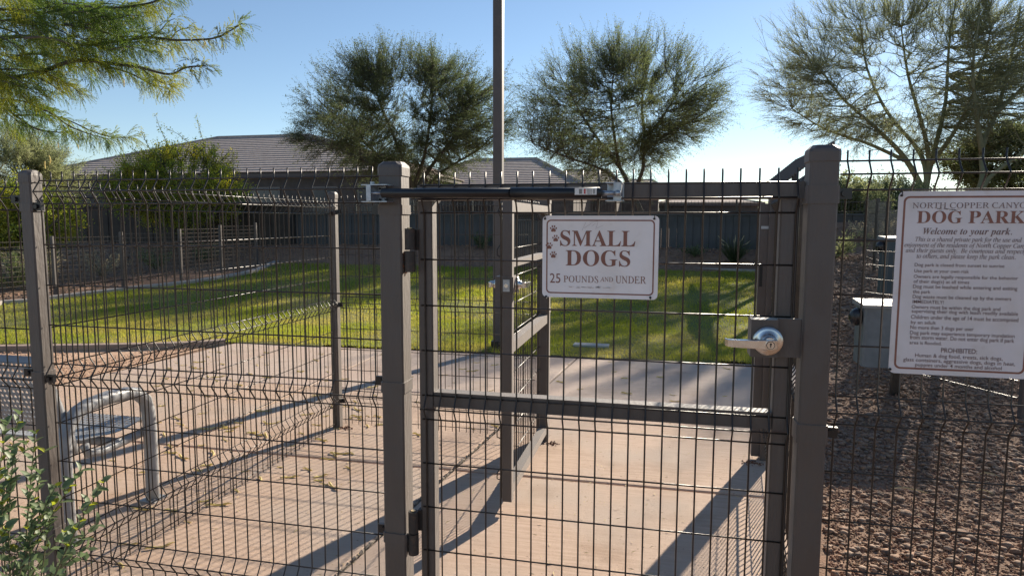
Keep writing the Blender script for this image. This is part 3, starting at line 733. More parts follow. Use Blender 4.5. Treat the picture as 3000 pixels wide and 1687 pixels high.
for (px, py, dz) in ((1597, 641, .012), (1917, 641, .013), (1600, 868, -.007), (1905, 871, -.006)):
    q = S1(px, py); zip_tie(s1, q.x, q.z, SY, dz)
# faint tape marks on the plate
b = MB(); q = S1(1665, 838); r_ = S1(1798, 846)
for i in range(34):
    x = rnd.uniform(q.x, r_.x-.01); z = rnd.uniform(r_.z-.001, q.z); b.box(x, x+rnd.uniform(.003, .014), SY-.0004, SY-.0001, z, z+rnd.uniform(.0006, .002))
tag(b.build('tape_marks', M['stain'], s1), kind='stuff')
b = MB()
for (x0_, y0_, x1_, y1_) in ((1712, 668, 1732, 655), (1745, 672, 1752, 651), (1728, 652, 1752, 648), (1750, 668, 1768, 660), (1705, 676, 1716, 652), (1735, 662, 1745, 654)):
    A_ = S1(x0_, y0_); B_ = S1(x1_, y1_); A_.y = B_.y = SY-.0003; b.bar(A_, B_, .0004, .0005, (0, -1, 0))
tag(b.build('scratches', M['signtext'], s1), kind='stuff')

s2 = empty('dog_park_rules_sign', (.80, SY, 1.34), 'large white rules sign headed NORTH COPPER CANYON DOG PARK', 'sign')
tl = at(2635, 562, SY); bl = at(2601, 1089, SY)
wx = .343; x0_, x1_ = .6135, .6135+wx
zt, zb = at(2815, 559.5, SY).z, at(2780, 1100, SY).z
x0_ = (tl.x+bl.x)/2; x1_ = x0_+wx
sign_plate(s2, x0_, x1_, zb, zt, SY, r=.016, inset=.013, bw=.0052, m=M['sign2'])
def L2(txt, pxl, pyb, pyt, pxr, style=None, m=None, hs=1.0, **k):
    t = mathtext(txt, style) if style else txt
    line_px(s2, t, pxl, pxr, pyb, pyt, SY, ty, m or M['signtext'], hs=hs, **k)
L2('NORTH COPPER CANYON', 2673, 610, 594, 3030, 'it', hs=1.06, shear=-.27)
L2('DOG PARK', 2685, 654, 618.5, 3006, 'bold', BR, hs=1.06)
L2('Welcome to your park.', 2704, 687, 668, 2966, 'boldit', hs=1.05)
L2('This is a shared private park for the use and', 2681, 708, 695, 2994, 'it', offset=.004)
L2('enjoyment of the residents of North Copper Canyon', 2649, 725, 712, 3026, 'it', offset=.004)
L2('and their guests only.  Be courteous and respectful', 2653, 741, 728, 3022, 'it', offset=.004)
L2('to others, and please keep the park clean.', 2685, 758, 744, 2976, 'it', offset=.004)
BO = dict(offset=.006)
for t_, xl, yb, yt, xr in (('Dog park is closed from sunset to sunrise', 2679, 782, 772, 2943), ('Use park at your own risk', 2678, 799, 789, 2839),
    ('Owners are legally responsible for the behavior', 2676, 817, 807, 2983), ('of their dog(s) at all times', 2676, 830, 820, 2840),
    ('Dog must be leashed while entering and exiting', 2674, 847, 836, 2981), ('the park', 2674, 859, 849, 2726),
    ('Dog waste must be cleaned up by the owners', 2673, 877, 866, 2963), ('IMMEDIATELY!', 2673, 889, 879, 2765),
    ('Owners must be within the dog park and', 2670, 907, 896, 2931), ('supervising their dog with leash readily available', 2670, 920, 909, 2983),
    ('Children under the age of 14 must be accompnied', 2668, 938, 926, 2984), ('by an adult', 2668, 949, 939, 2742),
    ('No more than 3 dogs per user', 2666, 966, 955, 2853), ('Dog park may experience temporary inundation', 2665, 984, 973, 2973),
    ('from storm water. Do not enter dog park if park', 2665, 998, 986, 2972), ('area is flooded.', 2664, 1009, 999, 2759)):
    L2(t_, xl, yb, yt, xr, **BO)
L2('PROHIBITED:', 2756, 1034, 1020, 2863, offset=.012)
L2('Human & dog food, treats, sick dogs,', 2680, 1050, 1039, 2938, **BO)
L2('glass containers, aggressive dogs, dogs in heat,', 2645, 1064, 1053, 2975, **BO)
L2('puppies under 4 months and alcohol', 2680, 1078, 1067, 2935, **BO)
for (px, py, dz) in ((2641, 573, .013), (2607, 1080, -.004)):
    q = at(px, py, SY); zip_tie(s2, q.x, q.z, SY, dz)
b = MB(); q = at(2742, 611.5, SY); r_ = at(2815, 616.5, SY)
for i in range(30):
    x = rnd.uniform(q.x, r_.x-.006); z = rnd.uniform(r_.z, q.z); b.box(x, x+rnd.uniform(.003, .011), SY-.0003, SY-.0001, z, z+rnd.uniform(.0006, .0018))
tag(b.build('smudge', M['stain'], s2), kind='stuff')

# ------------------------------------------------------------------ bench
bench = empty('perforated_bench', (-3.5, 2.7, 0), 'grey perforated metal bench with looped armrest behind the corner post', 'bench')
def arm(x):
    b = MB(); r = .034
    pts = [(x, 2.455, -.01), (x, 2.45, .12), (x, 2.45, .40), (x, 2.462, .50), (x, 2.49, .565), (x, 2.54, .605), (x, 2.60, .622), (x, 2.72, .628), (x, 2.84, .618), (x, 2.905, .60), (x, 2.955, .555), (x, 2.975, .49), (x, 2.98, .40), (x, 2.978, .12), (x, 2.975, -.01)]
    b.tube(pts, r, 14, flat=1.0); o = b.build('armrest', M['perf'], bench, smooth=True)
    for y in (2.45, 2.98):
        b = MB(); b.box(x-.05, x+.05, y-.05, y+.05, .0005, .007); b.build('foot_plate', M['perf'], bench)
        b = MB(); b.tube([(x+.04, y-.035, .007), (x+.04, y-.035, .016)], .007, 6); b.build('anchor_bolt', M['zinc'], bench)
arm(-2.665); arm(-4.62)
def perforated(P, nx, ny, name, hole=.30):
    """P(u,v) in 0..1 -> point; sheet with round holes and folded rim"""
    vs = []; fs = []; 
    for i in range(nx):
        for j in range(ny):
            k = len(vs); sh = 0
            for q in ((0, 0), (.5, 0), (1, 0), (1, .5), (1, 1), (.5, 1), (0, 1), (0, .5)): vs.append(P((i+q[0])/nx, (j+q[1])/ny))
            rim = (i in (0, nx-1) or j in (0, ny-1))
            h = hole
            for a in (225, 270, 315, 0, 45, 90, 135, 180):
                a = math.radians(a); vs.append(P((i+.5+h*math.cos(a))/nx, (j+.5+h*math.sin(a))/ny))
            if rim: fs.append(tuple(range(k, k+8)))
            else: fs += [(k+t, k+(t+1) % 8, k+8+(t+1) % 8, k+8+t) for t in range(8)]
    b = MB(); b.add(vs, fs); o = b.build(name, M['perf'], bench)
    sm = o.modifiers.new('s', 'SOLIDIFY'); sm.thickness = .004
    return o
def seatP(u, v):
    y = 2.60+.46*v; z = .43+.012*math.cos(v*math.pi*2) - (0.05*max(0, v-.88)/.12 if v > .88 else 0)
    return (-2.715-1.86*u, y, z)
def backP(u, v):
    y = 2.53-.12*v-.03*math.sin(v*math.pi)
    z = .50+.385*v
    if v > .93: y += .03*(v-.93)/.07; z -= .004
    return (-2.735-1.83*u, y, z)
perforated(seatP, 74, 18, 'seat'); perforated(backP, 74, 15, 'backrest')
for x in (-2.72, -4.56):
    b = MB(); b.tube([(x, 2.55, .40), (x, 2.52, .50), (x, 2.46, .68), (x, 2.41, .86), (x, 2.405, .885)], [.03, .034, .034, .03, .02], 10); b.build('back_bracket', M['perf'], bench, smooth=True)
b = MB(); b.tube([(-2.70, 2.60, .42), (-2.70, 2.62, .375), (-2.70, 2.70, .36), (-2.70, 2.95, .37), (-2.70, 3.04, .40)], .022, 10); b.build('seat_bracket', M['perf'], bench, smooth=True)
b = MB(); b.tube([(-2.69, 2.80, .37), (-4.6, 2.80, .37)], .024, 10); b.build('cross_tube', M['perf'], bench, smooth=True)

# ------------------------------------------------------------------ light pole
lpx, lpy = -1.885, 7.56
pole = empty('light_pole', (lpx, lpy, 0), 'tall square brown light pole rising from the near edge of the lawn', 'light pole')
b = MB(); b.bevbox(lpx-.053, lpx+.053, lpy-.053, lpy+.053, -.02, 6.2, .006); b.build('shaft', M['pole'], pole)
b = MB(); b.bevbox(lpx-.095, lpx+.095, lpy-.095, lpy+.095, -.01, .02, .006); b.build('base_plate', M['pole'], pole)
b = MB(); b.bevbox(lpx-.075, lpx+.075, lpy-.075, lpy+.075, .0203, .10, .01); b.build('base_shade_cover', M['black'], pole)  # cover coloured black to stand in for the shadow around the pole foot
b = MB(); b.box(lpx-.17, lpx+.17, lpy-.75, lpy+.06, 6.2, 6.32); b.build('lamp_head', M['pole'], pole)
q = at(1735, 1012, 7.95); b = MB(); b.box(q.x-.22, q.x+.2, 7.86, 8.02, .0, .035); b.build('valve_box_lid', M['lid']); tag(bpy.data.objects['valve_box_lid'], 'pale rectangular valve box lid lying in the lawn', 'valve box')

# ------------------------------------------------------------------ far perimeter fences
def far_mesh(root, a, b, z0, h, nrow=12, ncol=None):
    a = Vector(a); c = Vector(b); L = (c-a).length; t = (c-a).normalized()
    m = MB(); n = int(L/.06)
    for i in range(n+1):
        p = a+t*L*i/n; m.tube([(p.x, p.y, z0), (p.x, p.y, z0+h)], .0022, 3, False)
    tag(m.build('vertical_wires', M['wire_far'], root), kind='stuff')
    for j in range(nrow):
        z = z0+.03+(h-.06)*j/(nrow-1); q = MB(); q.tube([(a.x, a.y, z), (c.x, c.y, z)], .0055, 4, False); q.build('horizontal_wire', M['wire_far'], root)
def far_post(root, x, y, z0, h, m=None):
    b = MB(); b.bevbox(x-.03, x+.03, y-.03, y+.03, z0-.1, z0+h, .005); b.build('post', m or M['paint'], root)
pf = empty('perimeter_fence', (-12, 11, 0), 'low brown mesh fence stepping along the far side of the lawn', 'fence')
pts_ = [(-13.6, 5.6), (-13.1, 7.3)]+[gp(*q) for q in ((-30, 893), (164, 866), (362, 839), (532, 821))]
pts_ = pts_+[(pts_[-1][0]-.12, pts_[-1][1]+1.55), (pts_[-1][0]-.05, pts_[-1][1]+2.9)]
for i, (x, y) in enumerate(pts_):
    z = float(H(x, y)); far_post(pf, x, y, z, 1.13)
    if i+1 < len(pts_):
        x2, y2 = pts_[i+1]; d_ = Vector((x2-x, y2-y, 0)).normalized()*.04
        far_mesh(pf, (x+d_.x, y+d_.y, 0), (x2-d_.x, y2-d_.y, 0), max(z, float(H(x2, y2)))+.03, 1.04)
# right perimeter fence climbing away
rf = empty('perimeter_fence', (2.9, 9, 0), 'dark brown mesh fence climbing away beside the gravel strip', 'fence')
ry = [7.2, 8.75, 10.2, 11.7, 13.2, 15.2]; rx = [1.36+.176*y for y in ry]
rz = [.18, .28, .42, .62, .72, .8]
for i in range(len(ry)):
    far_post(rf, rx[i], ry[i], rz[i]-.3, 1.5, M['wire'])
    if i+1 < len(ry): far_mesh(rf, (rx[i]+.007, ry[i]+.04, 0), (rx[i+1]-.007, ry[i+1]-.04, 0), (rz[i]+rz[i+1])/2+.02, 1.14, 10)

# waste bins
def bin_(name, cx, cy, wd, dp, z0, z1, m, label, bagside):
    r = empty(name, (cx, cy, float(H(cx, cy))), label, 'bin')
    b = MB(); b.bevbox(cx-wd/2, cx+wd/2, cy-dp/2, cy+dp/2, z0, z1, .02); b.build('bin_body', m, r)
    b = MB(); k = .02
    vs = [(cx-wd/2-k, cy-dp/2-k, z1+.001), (cx+wd/2+k, cy-dp/2-k, z1+.001), (cx+wd/2+k, cy+dp/2+k, z1+.001), (cx-wd/2-k, cy+dp/2+k, z1+.001),
          (cx-wd/2-k, cy-dp/2-k, z1+.025), (cx+wd/2+k, cy-dp/2-k, z1+.025), (cx+wd/2+k, cy+dp/2+k, z1+.045), (cx-wd/2-k, cy+dp/2+k, z1+.045)]
    b.add(vs, [(0, 3, 2, 1), (4, 5, 6, 7), (0, 1, 5, 4), (1, 2, 6, 5), (2, 3, 7, 6), (3, 0, 4, 7)]); b.build('lid', M['binlid'], r)
    b = MB(); b.bevbox(cx+.06, cx+.12, cy-.03, cy+.03, float(H(cx, cy))-.1, z0-.001, .005); b.build('stand_post', M['wire'], r)
    V = ico*np.array([.07, .08, .085])*wd/.45; Vr = []
    b = MB(); rr = np.random.RandomState(3); V = ico*rr.uniform(.7, 1.15, (12, 1))*np.array([.095, .10, .11])
    q = Vector((cx-wd/2-.03, cy-.05, z1-.09)); b.add([Vector(p)+q for p in V], [tuple(f) for f in icf]); o = b.build('bin_bag', M['bag'], r, smooth=True)
    sm = o.modifiers.new('s', 'SUBSURF'); sm.levels = 2; sm.render_levels = 2
    return r
bin_('waste_bin', 1.82, 6.1, .42, .30, .31, .80, M['bin'], 'grey metal waste bin with pale sloping lid and black bag behind the rules sign', -1)
bin_('waste_bin', 2.86, 9.2, .42, .3, .62, 1.28, M['bindark'], 'dark tall metal waste bin farther back beside the mesh fence', -1)
# fence end at far right with low wires
nf = empty('perimeter_fence', (2.62, 5.6, 0), 'brown mesh fence end below the rules sign beyond the gravel', 'fence')
far_post(nf, 2.64, 5.62, .1, 1.3, M['paint']); far_mesh(nf, (2.60, 5.64, 0), (1.85, 6.9, 0), .16, 1.1, 9)

# ------------------------------------------------------------------ boundary wall with pickets
WY = 17.9
wall = empty('boundary_wall', (-2, WY, .85), 'blue grey block boundary wall beyond the lawn', 'wall')
def wz(y=WY): return .55
x = -10.6; i = 0; pmesh = None
while x < 6.5:
    b = None
    dy = (.0 if i % 2 else .018)
    if pmesh is None:
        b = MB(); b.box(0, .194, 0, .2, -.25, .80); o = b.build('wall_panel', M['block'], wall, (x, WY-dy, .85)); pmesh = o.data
    else: link('wall_panel', pmesh, wall, (x, WY-dy, .85))
    x += .198; i += 1
b = MB(); b.box(-10.6, 6.5, WY-.05, WY+.24, 1.6505, 1.70); b.build('wall_cap', M['block'], wall)
wall2 = empty('boundary_wall', (-16, WY-.35, .85), 'dark brown block wall behind the low perimeter fence and bushy tree', 'wall')
x = -30; i = 0; pmesh = None
while x < -10.95:
    dy = (.0 if i % 2 else .015)
    if pmesh is None:
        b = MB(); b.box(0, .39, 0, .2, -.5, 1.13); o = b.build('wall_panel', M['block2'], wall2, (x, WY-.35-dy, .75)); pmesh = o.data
    else: link('wall_panel', pmesh, wall2, (x, WY-.35-dy, .75))
    x += .40; i += 1
b = MB(); b.box(-30, -10.60, WY-.40, WY-.10, 1.8805, 1.93); b.build('wall_cap', M['block2'], wall2)
b = MB(); b.box(-10.95, -10.615, WY-.38, WY+.3, .5, 1.88); b.build('pilaster', M['block2'], wall2)
vf = empty('picket_fence', (-2, WY+.1, 1.7), 'dark slender iron pickets standing on the boundary wall', 'fence')
b = MB(); x = -10.5
while x < 6.5:
    b.tube([(x, WY+.1, 1.70), (x, WY+.1, 2.03)], .006, 4, True); x += .085
tag(b.build('pickets', M['wire'], vf), kind='stuff')
for z in (1.75, 1.98):
    b = MB(); b.bar((-10.55, WY+.12, z), (6.5, WY+.12, z), .015, .02); b.build('picket_rail', M['wire'], vf)
x = -10.5
while x < 6.5:
    b = MB(); b.box(x-.022, x+.022, WY+.14, WY+.184, 1.70, 2.07); b.build('post', M['wire'], vf); x += 1.75

# ------------------------------------------------------------------ houses
def roof_face(root, A, B, C, D, n, up=.05):
    """A-B eave, D-C ridge above; n lapped tile courses"""
    A, B, C, D = map(Vector, (A, B, C, D)); nr = (B-A).cross(D-A).normalized()
    if nr.z < 0: nr = -nr
    for i in range(n):
        t0, t1 = i/n, min(1, (i+1.12)/n)
        a, b_ = A.lerp(D, t0), B.lerp(C, t0); c, d = B.lerp(C, t1), A.lerp(D, t1)
        lo = nr*up; th = nr*.02
        m = MB(); m.add([a+lo*.15, b_+lo*.15, c-th, d-th, a+lo, b_+lo, c+th*.0+nr*.008, d+nr*.008], [(0, 3, 2, 1), (4, 5, 6, 7), (0, 1, 5, 4), (1, 2, 6, 5), (2, 3, 7, 6), (3, 0, 4, 7)])
        m.build('tile_course', M['tile'], root)
def ridge(root, A, B, n=None):
    A, B = Vector(A), Vector(B); m = MB(); m.tube([A, B], .10, 6); m.build('ridge_tile', M['tile'], root)
def hip_house(name, label, x0, x1, y0, y1, ze, rx0, rx1, ry, rz, n, z0=.9, wins=(), K=1.22):
    x0, x1, y0, y1, rx0, rx1, ry = [v*K for v in (x0, x1, y0, y1, rx0, rx1, ry)]; ze, rz = [EYE+(v-EYE)*K for v in (ze, rz)]
    wins = [(a*K, b, c*K, d*K) for a, b, c, d in wins]
    r = empty(name, ((x0+x1)/2, y0, z0), label, 'house')
    e = .5
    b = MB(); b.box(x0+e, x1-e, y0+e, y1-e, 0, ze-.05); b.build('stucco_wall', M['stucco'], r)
    b = MB(); b.box(x0, x1, y0, y1, ze-.22, ze-.02); b.build('fascia', M['trim'], r)
    E = [(x0-.05, y0-.05, ze), (x1+.05, y0-.05, ze), (x1+.05, y1+.05, ze), (x0-.05, y1+.05, ze)]; R1 = (rx0, ry, rz); R2 = (rx1, ry, rz)
    u = MB(); u.add([E[0], E[1], E[2], E[3], R1, R2], [(0, 1, 5, 4), (1, 2, 5), (2, 3, 4, 5), (3, 0, 4), (3, 2, 1, 0)]); u.build('roof_deck', M['trim'], r)
    def lift(p, d=.02): return (p[0], p[1], p[2]+d)
    roof_face(r, lift(E[0]), lift(E[1]), lift(R2), lift(R1), n)
    roof_face(r, lift(E[1]), lift(E[2]), lift(R2), lift(R2), n)
    roof_face(r, lift(E[3]), lift(E[0]), lift(R1), lift(R1), n)
    for p, q in ((E[0], R1), (E[1], R2), (E[2], R2), (R1, R2), (E[3], R1)): ridge(r, lift(p, .06), lift(q, .06))
    for (wx_, wz_, ww, wh) in wins:
        f = MB(); f.box(wx_-.06, wx_+ww+.06, y0+e-.05, y0+e-.003, wz_-.06, wz_+wh+.06); fo = f.build('window', M['frame'], r)
        for k in range(2):
            g_ = MB(); g_.box(wx_+k*ww/2+.02, wx_+(k+1)*ww/2-.02, y0+e-.062, y0+e-.051, wz_, wz_+wh); g_.build('pane', M['glass'], fo)
    return r
hip_house('stucco_house', 'wide single storey house with ribbed tile roof behind the boundary wall', -32.5, -11.3, 28.6, 45.4, 3.72, -27.05, -20.85, 37, 6.52, 18,
          wins=[(-16.2, 1.9, 1.2, 1.2), (-13.9, 1.7, 1.5, 1.5), (-11.9, 2.0, .8, 1.1), (-19.5, 1.9, 1.5, 1.2), (-23, 1.9, 1.5, 1.2)])
hip_house('stucco_house', 'middle distance house with tiled roof seen past the light pole', -14.6, -4.55, 36.5, 48, 3.50, -12.2, -8.0, 42, 5.35, 15, wins=[(-7.5, 1.9, 1.2, 1.1)])
hip_house('stucco_house', 'farther house with curved tile roof left of the small dogs sign tree', -9.0, -3.0, 46, 54, 3.95, -7.2, -4.2, 50, 5.2, 9)
hip_house('stucco_house', 'most distant low dark roofed house beyond the second desert tree', -4.2, -.2, 54, 62, 4.1, -3.0, -1.2, 58, 4.9, 6)
hip_house('stucco_house', 'pale low house glimpsed over the wall near the latch post', -1.0, 8, 60, 70, 3.0, 1, 6, 65, 3.55, 4)

# ramada with corrugated roof
ra = empty('shade_ramada', (2.8, 15, .7), 'open ramada with sloping corrugated metal roof behind the latch post', 'ramada')
V = []; n = 46
b = MB(); vs = []
for i in range(n+1):
    t = i/n; x = 2.08+1.02*t; z = 2.16+.86*t; dz = .022*(1 if i % 2 else -1)
    vs += [(x, 14, z+dz), (x, 18, z+dz), (x, 14, z+dz-.04), (x, 18, z+dz-.04)]
fs = []
for i in range(n):
    k = i*4; fs += [(k, k+4, k+5, k+1), (k+2, k+3, k+7, k+6), (k, k+2, k+6, k+4), (k+1, k+5, k+7, k+3)]
b.add(vs, fs); b.build('corrugated_roof', M['corr'], ra)
for x, y, z in ((2.3, 14.3, 2.25), (3.0, 14.3, 2.9), (3.0, 17.5, 2.9)):
    b = MB(); b.box(x-.05, x+.05, y-.05, y+.05, .5, z-.1); b.build('post', M['paint'], ra)
#@@VEG@@
# ------------------------------------------------------------------ vegetation
def leaf_tris(P, D, ln, wd, r):
    """one slim triangle pair per leaf at P along D"""
    n = len(P); D = D/np.linalg.norm(D, axis=1, keepdims=True)
    rv = r.normal(size=(n, 3)); S = np.cross(D, rv); S /= np.linalg.norm(S, axis=1, keepdims=True)+1e-9
    ln = np.asarray(ln).reshape(-1, 1); wd = np.asarray(wd).reshape(-1, 1)
    a = P; b = P+D*ln*.5+S*wd; c = P+D*ln; d = P+D*ln*.5-S*wd
    return np.stack([a, b, c, d], 1).reshape(-1, 3)
def quad_mesh(name, V, m, parent):
    n = len(V)//4; return np_mesh(name, V, np.arange(n*4).reshape(-1, 4), m, parent, False, 4)
def bez(a, b, c, k):
    return [a*(1-t)**2+b*2*t*(1-t)+c*t*t for t in [i/k for i in range(k+1)]]

def desert_tree(name, label, cat, base, forks, crown, rad, nsec, ntwig, nleaf, seed, lm, bm, trunk_r=.12, twig=.55, leaf=(.07, .012), up=.5, group=None, cut=-1.0, shell=.35, gaps=3, sag=.22):
    """forks: list of (fork point, direction endpoint) limbs; crown centre + radii; twigs fan out and up"""
    r = np.random.RandomState(seed)
    root = empty(name, base, label, cat, group)
    base = Vector(base); C = np.array(crown); R = np.array(rad)
    wood = MB(); nodes = []; 
    for path, r0, r1 in forks:
        P = [Vector(p) for p in path]; k = len(P)
        # smooth path
        Q = []
        for i in range(k-1):
            p0, p1, p2, p3 = P[max(i-1, 0)], P[i], P[i+1], P[min(i+2, k-1)]
            for j in range(4):
                t = j/4; Q.append(.5*((2*p1)+(-p0+p2)*t+(2*p0-5*p1+4*p2-p3)*t*t+(-p0+3*p1-3*p2+p3)*t**3))
        Q.append(P[-1]); n = len(Q)
        rr = [r0+(r1-r0)*(i/(n-1))**.8 for i in range(n)]
        wood.tube(Q, rr, 8)
        for i in range(n):
            if i > n*.35: nodes.append((np.array(Q[i]), rr[i]))
    trunk = wood.build('trunk', bm, root, smooth=True)
    # secondary branches towards points in the crown
    lobes = r.normal(size=(gaps*5, 3)); lobes /= np.linalg.norm(lobes, axis=1, keepdims=True)
    lobe_r = r.uniform(.72, 1.12, len(lobes))
    def scale_dir(d): 
        w_ = np.maximum(0, d@lobes.T)**10; return (w_@lobe_r+.001*1)/(w_.sum(-1)+.001)
    br = MB(); N = np.array([p for p, _ in nodes]); NR = np.array([q for _, q in nodes]); sec = []; secd = []
    for i in range(nsec):
        d = r.normal(size=3); d /= np.linalg.norm(d); 
        if d[2] < cut: d[2] = abs(d[2])
        f = r.uniform(.45, .88)*scale_dir(d[None])[0]
        T = C+d*R*f
        dist = np.linalg.norm((N-T)*np.array([1, 1, .8]), axis=1)+np.maximum(0, N[:, 2]-T[2]+.1)*1.5
        k = int(np.argmin(dist+r.uniform(0, .25, len(N)))); A = Vector(N[k]); T = Vector(T)
        mid = A.lerp(T, .5)+Vector((0, 0, -.08*(T-A).length))+Vector(r.normal(size=3)*.14*(T-A).length)
        pts = bez(A, mid, T, 5)
        for j in range(1, 5): pts[j] = pts[j]+Vector(r.normal(size=3)*.045); r0 = min(NR[k]*.6, .008+.008*(T-A).length)
        br.tube(pts, [r0+(.006-r0)*j/5 for j in range(6)], 4, False)
        for j in range(2, 6):
            sec.append(np.array(pts[j])); secd.append(np.array((pts[j]-pts[j-1]).normalized()))
    tag(br.build('branches', bm, root), kind='stuff')
    S = np.array(sec); SD = np.array(secd)
    tw = MB(); LP = []; LD = []
    ks = r.randint(0, len(S), ntwig)
    for k in ks:
        A = S[k]; out = (A-C)/R; out = out/(np.linalg.norm(out)+1e-6)
        d = SD[k]*.6+out*1.0+np.array([0, 0, up])+r.normal(size=3)*.38; d /= np.linalg.norm(d)
        L = twig*r.uniform(.5, 1.5); B = A+d*L*.55+r.normal(size=3)*.04*L; E_ = A+d*L+np.array([0, 0, (.10*up-sag*(1-min(1, abs(out[2])*1.6)))*L])
        tw.tube([A, B, E_], [.006, .004, .002], 3, False)
        t = r.uniform(.12, 1.05, nleaf)[:, None]
        P = A*(1-t)**2+2*t*(1-t)*B+t*t*E_+r.normal(size=(nleaf, 3))*.04
        LP.append(P); LD.append(d[None]*.8+r.normal(size=(nleaf, 3))*.75)
    tag(tw.build('twigs', bm, root), kind='stuff')
    P = np.concatenate(LP); D = np.concatenate(LD); n = len(P)
    V = leaf_tris(P, D, leaf[0]*r.uniform(.5, 1.4, n), leaf[1]*r.uniform(.6, 1.4, n), r)
    tag(quad_mesh('crown', V, lm, root), kind='stuff')
    return root

def V3(*a): return Vector(a)
# first tree behind the pole
Y1 = 26.6
tb = at(1222, 712, Y1); 
def p1(x, y, dy=0): return at(x, y, Y1+dy)
desert_tree('desert_tree', 'dense dark desert tree with vase of trunks rising behind the gate hinge post', 'tree', (tb.x, Y1, .9), [
    ([p1(1222, 720), p1(1222, 640), p1(1222, 560), p1(1262, 490, .3), p1(1330, 400, .5), p1(1380, 300, .6)], .17, .03),
    ([p1(1222, 640), p1(1212, 560, .1), p1(1245, 450, -.4), p1(1262, 330, -.7), p1(1270, 230, -.9)], .12, .025),
    ([p1(1222, 610), p1(1206, 540, -.2), p1(1170, 440, -.8), p1(1120, 320, -1.2), p1(1090, 230, -1.3)], .11, .025),
    ([p1(1215, 590), p1(1180, 520, .4), p1(1080, 430, 1.0), p1(980, 340, 1.2), p1(930, 290, 1.2)], .10, .02),
    ([p1(1225, 580), p1(1300, 500, 1.0), p1(1400, 440, 1.6), p1(1460, 380, 1.8)], .08, .02),
    ([p1(1210, 560), p1(1120, 500, -1.2), p1(1000, 440, -1.8), p1(900, 400, -2)], .08, .02)],
    tuple(p1(1172, 335)), (5.3, 3.9, 3.2), 560, 8800, 27, 101, M['leafdark'], M['bark'], twig=.78, leaf=(.064, .011), up=.30, gaps=5)
Y2 = 27.4
def p2(x, y, dy=0): return at(x, y, Y2+dy)
tb = at(1885, 712, Y2)
desert_tree('desert_tree', 'airy desert tree with forked curving trunk above the small dogs sign', 'tree', (tb.x, Y2, .9), [
    ([p2(1900, 720), p2(1885, 640), p2(1850, 560), p2(1815, 490), p2(1760, 420, .3), p2(1700, 330, .6), p2(1660, 250, .8)], .15, .025),
    ([p2(1862, 590), p2(1868, 540), p2(1885, 490, -.3), p2(1890, 420, -.5), p2(1950, 330, -.7), p2(2000, 250, -.9)], .11, .025),
    ([p2(1850, 565), p2(1770, 500, -.6), p2(1660, 460, -1.2), p2(1560, 420, -1.4)], .08, .02),
    ([p2(1815, 490), p2(1800, 400, -.9), p2(1790, 300, -1.4), p2(1800, 200, -1.6)], .08, .02),
    ([p2(1888, 440), p2(1960, 390, .6), p2(2050, 340, 1.0), p2(2100, 300, 1.1)], .07, .02),
    ([p2(1890, 400), p2(1880, 300, 1.2), p2(1900, 200, 1.6)], .07, .02)],
    tuple(p2(1818, 318)), (5.25, 3.9, 3.3), 560, 8000, 24, 102, M['leafmid'], M['bark'], twig=.80, leaf=(.060, .0098), up=.34, gaps=5)
# large bright tree to the right
Y3 = 26.0
def p3(x, y, dy=0): return at(x, y, Y3+dy)
tb = at(2725, 800, Y3)
desert_tree('desert_tree', 'tall backlit desert tree spreading above the dog park rules sign', 'tree', (tb.x, Y3, .4), [
    ([p3(2728, 840), p3(2722, 700), p3(2700, 575), p3(2690, 530), p3(2640, 450, -.3), p3(2560, 370, -.6), p3(2470, 290, -.8), p3(2400, 200, -.9)], .19, .02),
    ([p3(2705, 590), p3(2715, 520), p3(2690, 440, .3), p3(2600, 330, .7), p3(2540, 200, .9), p3(2520, 60, 1.0)], .12, .02),
    ([p3(2710, 560), p3(2722, 470), p3(2700, 360, -.6), p3(2660, 220, -1), p3(2640, 80, -1.2)], .12, .02),
    ([p3(2716, 520), p3(2740, 430, .2), p3(2770, 300, .5), p3(2780, 140, .9), p3(2800, 0, 1.1)], .11, .02),
    ([p3(2728, 480), p3(2800, 380, -.7), p3(2860, 250, -1.2), p3(2900, 100, -1.5)], .09, .02),
    ([p3(2650, 470, -.3), p3(2540, 420, .5), p3(2420, 380, 1.2), p3(2320, 320, 1.4)], .08, .015)],
    tuple(p3(2670, 212)), (6.8, 4.0, 3.5), 760, 10500, 19, 103, M['leafpale'], M['barkgreen'], twig=.60, leaf=(.052, .0065), up=.38, gaps=5)
Y4 = 24.5
def p4(x, y, dy=0): return at(x, y, Y4+dy)
tb = at(2862, 820, Y4)
desert_tree('desert_tree', 'second backlit desert tree with thick leaning trunk just beyond the rules sign', 'tree', (tb.x, Y4, .35), [
    ([p4(2862, 860), p4(2860, 700), p4(2858, 600), p4(2880, 520), p4(2878, 430, .2), p4(2920, 330, .4), p4(2960, 180, .6), p4(2990, 20, .8)], .17, .03),
    ([p4(2862, 590), p4(2900, 520, -.2), p4(2990, 450, -.6), p4(3090, 360, -.9)], .10, .02),
    ([p4(2878, 450), p4(2860, 330, -.5), p4(2850, 200, -.8), p4(2870, 50, -1.0)], .09, .02),
    ([p4(2920, 330), p4(3020, 230, .9), p4(3100, 100, 1.3)], .08, .02)],
    tuple(p4(3030, 235)), (4.4, 3.5, 3.1), 240, 1900, 18, 104, M['leafpale'], M['barkgreen'], twig=.60, leaf=(.045, .0055), up=.4, gaps=5)
Y5 = 27
def p5(x, y, dy=0): return at(x, y, Y5+dy)
tb = at(2960, 760, Y5)
